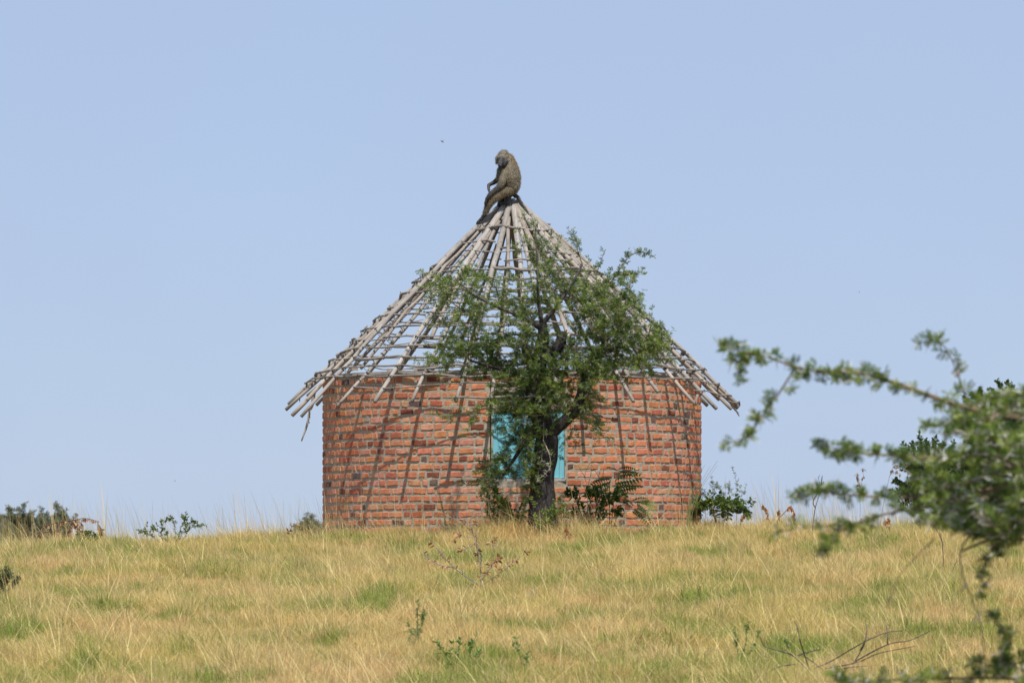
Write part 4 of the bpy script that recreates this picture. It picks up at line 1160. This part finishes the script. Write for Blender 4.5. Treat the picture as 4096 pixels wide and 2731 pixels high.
# ================================================================ THE BABOON
BY = 88.45
def bq(u, v, d=0.0): return at(1850 + u / 4.48, 570 + v / 4.48, BY + d)
S = 88.45 / F / 4.48
PALE = (.34, .32, .27); FUR = (.30, .262, .195); GOLD = (.34, .26, .14); GREY = (.20, .185, .15); DARK = (.045, .042, .040); ARM = (.085, .078, .066); SKIN = (.03, .03, .032); RIDGE = (.13, .13, .145); SHAG = (.235, .185, .12)
# (u, v, depth, radius in crop units, colour) chains
chains = [
    [(905, 840, .02, 95, GREY), (885, 740, .02, 165, FUR), (845, 620, .0, 192, FUR), (830, 500, -.02, 165, FUR), (815, 400, -.02, 118, GOLD), (770, 320, -.03, 95, GOLD)],      # trunk
    [(990, 640, .02, 66, FUR), (950, 480, .0, 70, GOLD), (880, 330, .0, 62, GOLD)],                       # back line
    [(738, 255, -.04, 118, FUR), (722, 290, -.05, 112, FUR)],                                              # head
    [(830, 290, -.02, 92, GOLD), (880, 400, .0, 100, GOLD)],
    [(775, 350, -.135, 46, SKIN), (745, 405, -.145, 38, SKIN)],
    [(842, 300, -.075, 40, PALE), (830, 365, -.09, 30, PALE), (770, 425, -.10, 20, PALE)],
    [(636, 280, -.04, 50, PALE), (616, 350, -.03, 32, PALE)],                                              # far cheek fur
    [(800, 320, -.07, 60, FUR), (800, 375, -.08, 40, GREY)],                                               # near cheek fur
    [(640, 248, -.125, 22, PALE), (700, 242, -.145, 24, PALE), (766, 250, -.12, 22, PALE)],                   # brow
    [(655, 305, -.125, 34, SKIN), (735, 305, -.13, 38, SKIN)],
    [(698, 312, -.125, 60, SKIN), (682, 370, -.185, 46, SKIN), (668, 418, -.225, 36, SKIN)],                  # muzzle
    [(672, 300, -.165, 15, RIDGE), (664, 350, -.215, 15, RIDGE), (655, 400, -.245, 13, RIDGE)],            # muzzle ridges
    [(706, 300, -.165, 15, RIDGE), (694, 350, -.215, 15, RIDGE), (682, 398, -.245, 12, RIDGE)],
    [(668, 445, -.19, 28, SKIN), (690, 400, -.13, 42, SKIN)],                                              # jaw
    [(704, 510, -.04, 92, GREY), (690, 640, -.04, 92, GREY), (720, 720, -.03, 88, FUR)],                   # chest
    [(760, 560, -.14, 70, FUR), (715, 680, -.17, 66, FUR), (690, 770, -.17, 56, FUR)],                     # near upper arm
    [(690, 770, -.17, 54, ARM), (600, 840, -.19, 46, ARM), (500, 930, -.20, 40, ARM), (440, 1010, -.19, 36, DARK)],   # near forearm
    [(440, 1010, -.19, 34, DARK), (415, 1075, -.18, 26, DARK)],
    [(420, 1060, -.20, 15, DARK), (398, 1115, -.19, 12, DARK), (412, 1150, -.16, 9, DARK)],                # fingers
    [(430, 1070, -.19, 14, DARK), (420, 1130, -.17, 12, DARK), (436, 1160, -.14, 9, DARK)],
    [(440, 1060, -.17, 14, DARK), (442, 1120, -.15, 11, DARK), (455, 1145, -.12, 9, DARK)],
    [(410, 1050, -.17, 14, DARK), (392, 1090, -.15, 11, DARK), (400, 1130, -.12, 8, DARK)],
    [(640, 660, .10, 52, ARM), (560, 720, .13, 42, DARK), (470, 765, .12, 33, DARK), (468, 830, .08, 28, DARK), (480, 885, .03, 22, DARK)],  # far arm
    [(480, 880, .03, 14, DARK), (500, 920, .0, 10, DARK)], [(470, 880, .02, 12, DARK), (478, 925, -.02, 9, DARK)],
    [(840, 860, -.04, 90, SHAG), (720, 890, -.10, 92, SHAG), (590, 980, -.14, 78, SHAG), (520, 1050, -.14, 70, SHAG)],    # near thigh
    [(520, 1050, -.14, 68, SHAG), (450, 1150, -.12, 60, SHAG), (410, 1260, -.10, 48, GREY), (385, 1310, -.08, 32, ARM)],  # near shin
    [(395, 1300, -.08, 34, ARM), (335, 1370, -.08, 30, DARK), (275, 1425, -.07, 24, DARK), (250, 1455, -.06, 14, DARK)],  # foot
    [(290, 1420, -.11, 11, DARK), (262, 1462, -.11, 9, DARK)], [(300, 1410, -.04, 11, DARK), (280, 1465, -.03, 9, DARK)], [(345, 1375, -.03, 12, DARK), (360, 1420, .0, 9, DARK)],
    [(840, 880, .10, 80, ARM), (740, 960, .12, 70, DARK), (690, 1040, .12, 52, DARK), (650, 1120, .10, 36, DARK)],        # far thigh
    [(840, 940, .02, 60, DARK), (800, 1030, .0, 52, DARK), (830, 1075, -.02, 34, DARK), (700, 1100, .0, 30, DARK)],       # seat
    [(900, 860, .05, 52, ARM), (930, 940, .07, 40, ARM), (985, 975, .08, 33, ARM), (1025, 1030, .07, 25, ARM), (1075, 1110, .04, 21, ARM), (1135, 1200, .0, 18, ARM), (1180, 1280, -.03, 16, ARM), (1222, 1352, -.06, 12, ARM)],  # tail
]
bm = bmesh.new(); prim = []
for ch in chains:
    pts = [(bq(u, v, d), r * S, c) for (u, v, d, r, c) in ch]
    for i in range(len(pts)):
        p, r_, c = pts[i]
        bmesh.ops.create_icosphere(bm, subdivisions=2, radius=r_, matrix=Matrix.Translation(p)); prim.append((np.array(p), r_, c))
        if i + 1 < len(pts):
            p2, r2, c2 = pts[i + 1]
            n = max(2, int((p2 - p).length / (min(r_, r2) * .35)))
            for k in range(1, n):
                t = k / n
                pm_ = p.lerp(p2, t); rm = r_ * (1 - t) + r2 * t
                bmesh.ops.create_icosphere(bm, subdivisions=2, radius=rm, matrix=Matrix.Translation(pm_)); prim.append((np.array(pm_), rm, tuple(np.array(c) * (1 - t) + np.array(c2) * t)))
me = bpy.data.meshes.new('tmp'); bm.to_mesh(me); bm.free()
tmp = bpy.data.objects.new('tmp', me); COL.objects.link(tmp)
md = tmp.modifiers.new('r', 'REMESH'); md.mode = 'VOXEL'; md.voxel_size = .0085
ms = tmp.modifiers.new('s', 'SMOOTH'); ms.factor = .5; ms.iterations = 3
dg = bpy.context.evaluated_depsgraph_get()
ev = tmp.evaluated_get(dg); me2 = bpy.data.meshes.new_from_object(ev)
bpy.data.objects.remove(tmp); bpy.data.meshes.remove(me)
co = np.zeros(len(me2.vertices) * 3, np.float32); me2.vertices.foreach_get('co', co); co = co.reshape(-1, 3).astype(float)
no = np.zeros(len(me2.vertices) * 3, np.float32); me2.vertices.foreach_get('normal', no); no = no.reshape(-1, 3).astype(float)
PP = np.array([p for p, _, _ in prim]); PR = np.array([r_ for _, r_, _ in prim]); PC = np.array([c for _, _, c in prim])
cols = np.zeros((len(co), 3)); furry = np.zeros(len(co))
for i0 in range(0, len(co), 2000):
    D = np.linalg.norm(co[i0:i0 + 2000, None] - PP[None], axis=2) - PR[None]
    W = np.exp(-np.clip(D, -.05, 1) / .006); W /= W.sum(1, keepdims=True)
    cols[i0:i0 + 2000] = W @ PC
origin = Vector(bq(800, 1050, 0))
baboon = empty('baboon', origin, 'olive baboon sitting hunched on the tip of the roof poles', 'baboon')
mb = MB(); mb.v.append(co); mb.c.append(cols * .8)
fc = [np.array(p.vertices[:]) for p in me2.polygons]
mb.f = fc; mb.n = len(co)
body = mb.build('body', M_skin, baboon, smooth=True)
# fur: short tufts lying down over the body
lum = cols.mean(1)
prob = np.clip((lum - .042) / .05, 0, 1)
sel = np.where(rng.random(len(co)) < prob)[0]
sel = rng.choice(sel, 15000)
Pn = no[sel]; Pp = co[sel] + rng.normal(0, .004, (len(sel), 3))
dn = np.tile((0, 0, -1.0), (len(sel), 1)) + rng.normal(0, .3, (len(sel), 3)); dn -= Pn * (dn * Pn).sum(1, keepdims=True)
Dd = dn + Pn * rng.uniform(.25, .6, (len(sel), 1))
Mx = frames(Dd, Pn) * (.034 * rng.uniform(.5, 1.2, (len(sel), 1, 1)))
V = np.array([(-.055, 0, 0), (.055, 0, 0), (.035, .55, .05), (-.035, .55, .05), (0, 1, .0)])
fc_ = cols[sel] * rng.choice([.6, .85, 1.1, 1.35], (len(sel), 1), p=[.25, .3, .3, .15])
fm = MB(); n0 = len(V)
fm.batch(V, np.array([[0, 1, 2, 3]]), Mx, Pp, fc_)
fm.f.append((np.array([[3, 2, 4]])[None] + (np.arange(len(sel)) * n0)[:, None, None]).reshape(-1, 3))
fm.build('fur', M_dry, baboon, kind='stuff')
for (u, v, nm, r_, c) in ((655, 293, 'eye', 8, (.012, .008, .006)), (722, 292, 'eye', 8, (.012, .008, .006))):
    b_ = bmesh.new(); bmesh.ops.create_icosphere(b_, subdivisions=2, radius=r_ * S, matrix=Matrix.Translation(bq(u, v, -.162) - origin))
    m_ = bpy.data.meshes.new(nm); b_.to_mesh(m_); b_.free(); m_.materials.append(M_skin)
    ca_ = m_.color_attributes.new('Col', 'FLOAT_COLOR', 'POINT')
    for k in range(len(m_.vertices)): ca_.data[k].color = (*c, 1)
    oo = bpy.data.objects.new(nm, m_); COL.objects.link(oo); oo.parent = baboon
for (u, v) in ((660, 412), (676, 410)):
    b_ = bmesh.new(); bmesh.ops.create_icosphere(b_, subdivisions=1, radius=5 * S, matrix=Matrix.Translation(bq(u, v, -.262) - origin))
    m_ = bpy.data.meshes.new('nostril'); b_.to_mesh(m_); b_.free(); m_.materials.append(M_skin)
    oo = bpy.data.objects.new('nostril', m_); COL.objects.link(oo); oo.parent = baboon

# ================================================================ flying insects
def insect(x, y, Y, sz, lab):
    p = at(x, y, Y)
    o = empty('flying_insect', p, lab, 'insect')
    b_ = MB(); b_.tube([p + Vector((-.5, 0, .15)) * sz, p + Vector((-.2, 0, .05)) * sz, p + Vector((.1, 0, -.1)) * sz, p + Vector((.5, 0, -.35)) * sz], [.07 * sz, .16 * sz, .15 * sz, .05 * sz], 8, (.03, .028, .025)); b_.build('body', M_skin, o, smooth=True)
    for sgn in (-1, 1):
        w_ = MB(); c_ = p + Vector((.15, 0, .05)) * sz
        w_.add([tuple(c_), tuple(c_ + Vector((-.15, .25 * sgn, .38)) * sz), tuple(c_ + Vector((.2, .45 * sgn, .42)) * sz), tuple(c_ + Vector((.38, .2 * sgn, .1)) * sz)], [[0, 1, 2, 3]], (.75, .75, .72)); w_.build('wing', M_dry, o)
insect(1769, 566, 80, .045, 'dark flying insect with pale wings in the sky left of the baboon')
insect(3437, 1167, 86, .02, 'tiny dark insect in the sky right of the roof')
insect(700, 1922, 86, .022, 'tiny dark insect low in the sky left of the hut')

# ================================================================ GRASS
def make_grass_mat():
    m, nt, out = mat_new('grass')
    at_ = N(nt, 'ShaderNodeAttribute', attribute_name='Col')
    sep = N(nt, 'ShaderNodeSeparateColor'); nt.links.new(at_.outputs['Color'], sep.inputs[0])
    pos = N(nt, 'ShaderNodeNewGeometry').outputs['Position']
    mp = N(nt, 'ShaderNodeMapping'); mp.inputs['Scale'].default_value = (1, .45, 1); nt.links.new(pos, mp.inputs['Vector'])
    n1 = noise(nt, .9, 4, .6, mp.outputs[0]); n2 = noise(nt, 2.6, 3, .6, mp.outputs[0]); n3 = noise(nt, .55, 3, .6, mp.outputs[0])
    a = N(nt, 'ShaderNodeMath', operation='ADD'); nt.links.new(ramp(nt, n1, .38, .62, -.55, .6), a.inputs[0]); nt.links.new(sep.outputs[0], a.inputs[1])
    a2 = N(nt, 'ShaderNodeMath', operation='ADD'); nt.links.new(a.outputs[0], a2.inputs[0]); nt.links.new(ramp(nt, n2, .3, .7, -.3, .3), a2.inputs[1])
    fac = ramp(nt, a2.outputs[0], .30, 1.12)
    tan = mixc(nt, ramp(nt, n3, .4, .62), (.78, .60, .22), (.83, .59, .27))
    c = mixc(nt, fac, tan, (.28, .36, .06))
    c = mixc(nt, sep.outputs[2], c, (.78, .64, .31))
    v = N(nt, 'ShaderNodeMapRange'); v.inputs[3].default_value = .5; v.inputs[4].default_value = 1.25; nt.links.new(sep.outputs[1], v.inputs[0])
    vc = N(nt, 'ShaderNodeCombineColor')
    for k in range(3): nt.links.new(v.outputs[0], vc.inputs[k])
    c = mixc(nt, 1.0, c, vc.outputs[0], 'MULTIPLY')
    b = N(nt, 'ShaderNodeBsdfPrincipled'); nt.links.new(c, b.inputs['Base Color']); b.inputs['Roughness'].default_value = .7; b.inputs['Specular IOR Level'].default_value = .2
    t = N(nt, 'ShaderNodeBsdfTranslucent'); nt.links.new(c, t.inputs['Color'])
    mx = N(nt, 'ShaderNodeMixShader'); mx.inputs[0].default_value = .4
    nt.links.new(b.outputs[0], mx.inputs[1]); nt.links.new(t.outputs[0], mx.inputs[2]); nt.links.new(mx.outputs[0], out.inputs['Surface'])
    return m
M_grass = make_grass_mat()
grass_col = bpy.data.collections.new('grass_tufts')
def blades(n, rad, h0, h1, w, lean, greenr, seed, seg=3, arch=.5, bias=(0, 0), straw=.08):
    rs_ = np.random.default_rng(seed); mb = MB()
    for k in range(n):
        a = rs_.uniform(0, 6.283); q_ = rad * math.sqrt(rs_.random())
        p = np.array((q_ * math.cos(a), q_ * math.sin(a), -.03)); h = rs_.uniform(h0, h1)
        la = rs_.uniform(0, 6.283); ln = abs(rs_.normal(0, lean))
        d = np.array((math.cos(la) * ln + bias[0] * rs_.random(), math.sin(la) * ln + bias[1], 1.0)); d /= np.linalg.norm(d)
        side = np.array((math.cos(la + 1.57 + rs_.normal(0, .8)), math.sin(la + 1.57 + rs_.normal(0, .8)), 0)); V = []
        bend = np.array((d[0], d[1], 0)) * arch * rs_.uniform(.3, 1.6) - np.array((0, 0, .25)) * arch * rs_.random()
        ww = w * rs_.uniform(.6, 1.3)
        for i in range(seg):
            s = i / seg; c = p + d * h * s + bend * h * s * s
            V += [c - side * ww * (1 - s * .6), c + side * ww * (1 - s * .6)]
        V.append(p + d * h + bend * h)
        FA = [[2 * i, 2 * i + 1, 2 * i + 3, 2 * i + 2] for i in range(seg - 1)] + [[2 * seg - 2, 2 * seg - 1, 2 * seg]]
        mb.add(V, FA, (np.clip(rs_.normal(greenr, .28), 0, 1), rs_.random(), 1.0 if rs_.random() < straw else 0.0))
    me = mb.mesh('tuft'); me.materials.append(M_grass)
    o = bpy.data.objects.new('tuft', me); grass_col.objects.link(o); return o
order = []
for k in range(7): order.append(blades(54, .15, .05, .18, .0027, .60, .38, 200 + k, arch=.8))
for k in range(4): order.append(blades(60, .08, .08, .24, .0034, .40, .95, 220 + k, straw=0))
for k in range(4): order.append(blades(11, .14, .15, .46, .0019, .60, .25, 240 + k, 5, 1.1, (-.40, 0), straw=.6))
for k in range(3): order.append(blades(5, .12, .45, .80, .0020, .20, .15, 260 + k, 6, .35, (-.2, 0), straw=.5))
for k in range(4): order.append(blades(80, .07, .10, .28, .0026, .42, .25, 280 + k, 4, .9, (0, 0), straw=.25))
names = sorted([o.name for o in order])
name_of = [o.name for o in order]
pick = {n: i for i, n in enumerate(names)}           # collection info sorts children by name
def scatter(n, kinds, ymin, ymax, seed, keep=None, wide=1.2):
    rs_ = np.random.default_rng(seed)
    Y = np.sqrt(rs_.uniform(ymin ** 2, ymax ** 2, n)); X = rs_.uniform(-1, 1, n) * (Y * .098 + wide)
    ok = (X ** 2 + (Y - YC) ** 2) > (RW + .03) ** 2
    if keep is not None: ok &= keep(X, Y, rs_)
    X, Y = X[ok], Y[ok]; n = len(X)
    return X, Y, np.array([pick[name_of[k]] for k in rs_.choice(kinds, n)]), rs_.uniform(0, 6.283, n), rs_.uniform(.7, 1.3, n)
def green_patch(X, Y, rs_): return vnoise(X * 1.3 + 40, Y * .6 + 11) + .3 * vnoise(X * 3, Y * 1.6) > .66 + .25 * rs_.random(len(X))
def not_bare(X, Y, rs_): return ~((vnoise(X * 1.1 + 70, Y * .5 + 31) > .74) & (rs_.random(len(X)) < np.clip((72 - Y) / 20, .25, .85)))
parts_ = [scatter(64000, list(range(7)), 44, 97, 1, not_bare), scatter(20000, [7, 8, 9, 10], 44, 97, 2, green_patch), scatter(8500, [11, 12, 13, 14], 45, 97, 3), scatter(500, [15, 16, 17], 60, 95, 4), scatter(22000, list(range(7)) + [18, 19], 40, 99, 9, lambda X, Y, r_: np.abs(X) > Y * .098 + 1.0, wide=7.5), scatter(700, [15, 16, 17], 86, 94, 5, lambda X, Y, r_: (X < -1.5) | (X > 3.2)), scatter(5200, [18, 19, 20, 21], 45, 92, 6), scatter(9000, [18, 19, 20, 21, 11, 12], 81.6, 85.6, 7, lambda X, Y, r_: (X > -.75) & (X < 1.7) & (r_.random(len(X)) < .55)), scatter(2500, [18, 19, 11, 15], 84, 91, 8, lambda X, Y, r_: (np.hypot(X, Y - YC) < RW + .45))]
X = np.concatenate([p[0] for p in parts_]); Y = np.concatenate([p[1] for p in parts_])
IDX = np.concatenate([p[2] for p in parts_]); ROT = np.concatenate([p[3] for p in parts_]); SCL = np.concatenate([p[4] for p in parts_])
SCL = SCL * (.55 + .9 * vnoise(X * 1.9 + 5, Y * .9))
SCL = SCL * (1 + .9 * np.clip(1.5 - np.hypot((X - .35) * .8, Y - 83.2), 0, 1) * rng.uniform(.2, 1.2, len(X)))
tall = np.isin(IDX, [pick[name_of[k]] for k in range(11, 18)])
ROT = np.where(tall, rng.normal(0, .5, len(X)), ROT)
Z = ground_z(X, Y) - .005
gm = bpy.data.meshes.new('grass'); gm.vertices.add(len(X)); gm.vertices.foreach_set('co', np.stack([X, Y, Z], 1).astype(np.float32).ravel())
for nm, tp_, arr in (('tuft_index', 'INT', IDX.astype(np.int32)), ('tuft_turn', 'FLOAT', ROT.astype(np.float32)), ('tuft_size', 'FLOAT', SCL.astype(np.float32))):
    a = gm.attributes.new(nm, tp_, 'POINT'); a.data.foreach_set('value', arr)
gm.materials.append(M_grass)
grass = bpy.data.objects.new('grass', gm); COL.objects.link(grass)
tag(grass, 'dry tan and green savanna grass covering the slope', None, None, 'stuff'); grass['category'] = 'grass'
ng = bpy.data.node_groups.new('scatter_grass', 'GeometryNodeTree')
ng.interface.new_socket('Geometry', in_out='INPUT', socket_type='NodeSocketGeometry'); ng.interface.new_socket('Geometry', in_out='OUTPUT', socket_type='NodeSocketGeometry')
gi = ng.nodes.new('NodeGroupInput'); gout = ng.nodes.new('NodeGroupOutput')
m2p = ng.nodes.new('GeometryNodeMeshToPoints'); ci = ng.nodes.new('GeometryNodeCollectionInfo'); ci.inputs['Collection'].default_value = grass_col
ci.inputs['Separate Children'].default_value = True; ci.inputs['Reset Children'].default_value = True
ip = ng.nodes.new('GeometryNodeInstanceOnPoints'); ip.inputs['Pick Instance'].default_value = True
def na(nm, t):
    n = ng.nodes.new('GeometryNodeInputNamedAttribute'); n.data_type = t; n.inputs['Name'].default_value = nm; return n.outputs[0]
cx = ng.nodes.new('ShaderNodeCombineXYZ'); ng.links.new(na('tuft_turn', 'FLOAT'), cx.inputs[2])
e2r = ng.nodes.new('FunctionNodeEulerToRotation'); ng.links.new(cx.outputs[0], e2r.inputs[0])
ng.links.new(gi.outputs[0], m2p.inputs[0]); ng.links.new(m2p.outputs[0], ip.inputs['Points']); ng.links.new(ci.outputs[0], ip.inputs['Instance'])
ng.links.new(na('tuft_index', 'INT'), ip.inputs['Instance Index']); ng.links.new(e2r.outputs[0], ip.inputs['Rotation']); ng.links.new(na('tuft_size', 'FLOAT'), ip.inputs['Scale'])
ng.links.new(ip.outputs[0], gout.inputs[0])
gmod = grass.modifiers.new('scatter', 'NODES'); gmod.node_group = ng
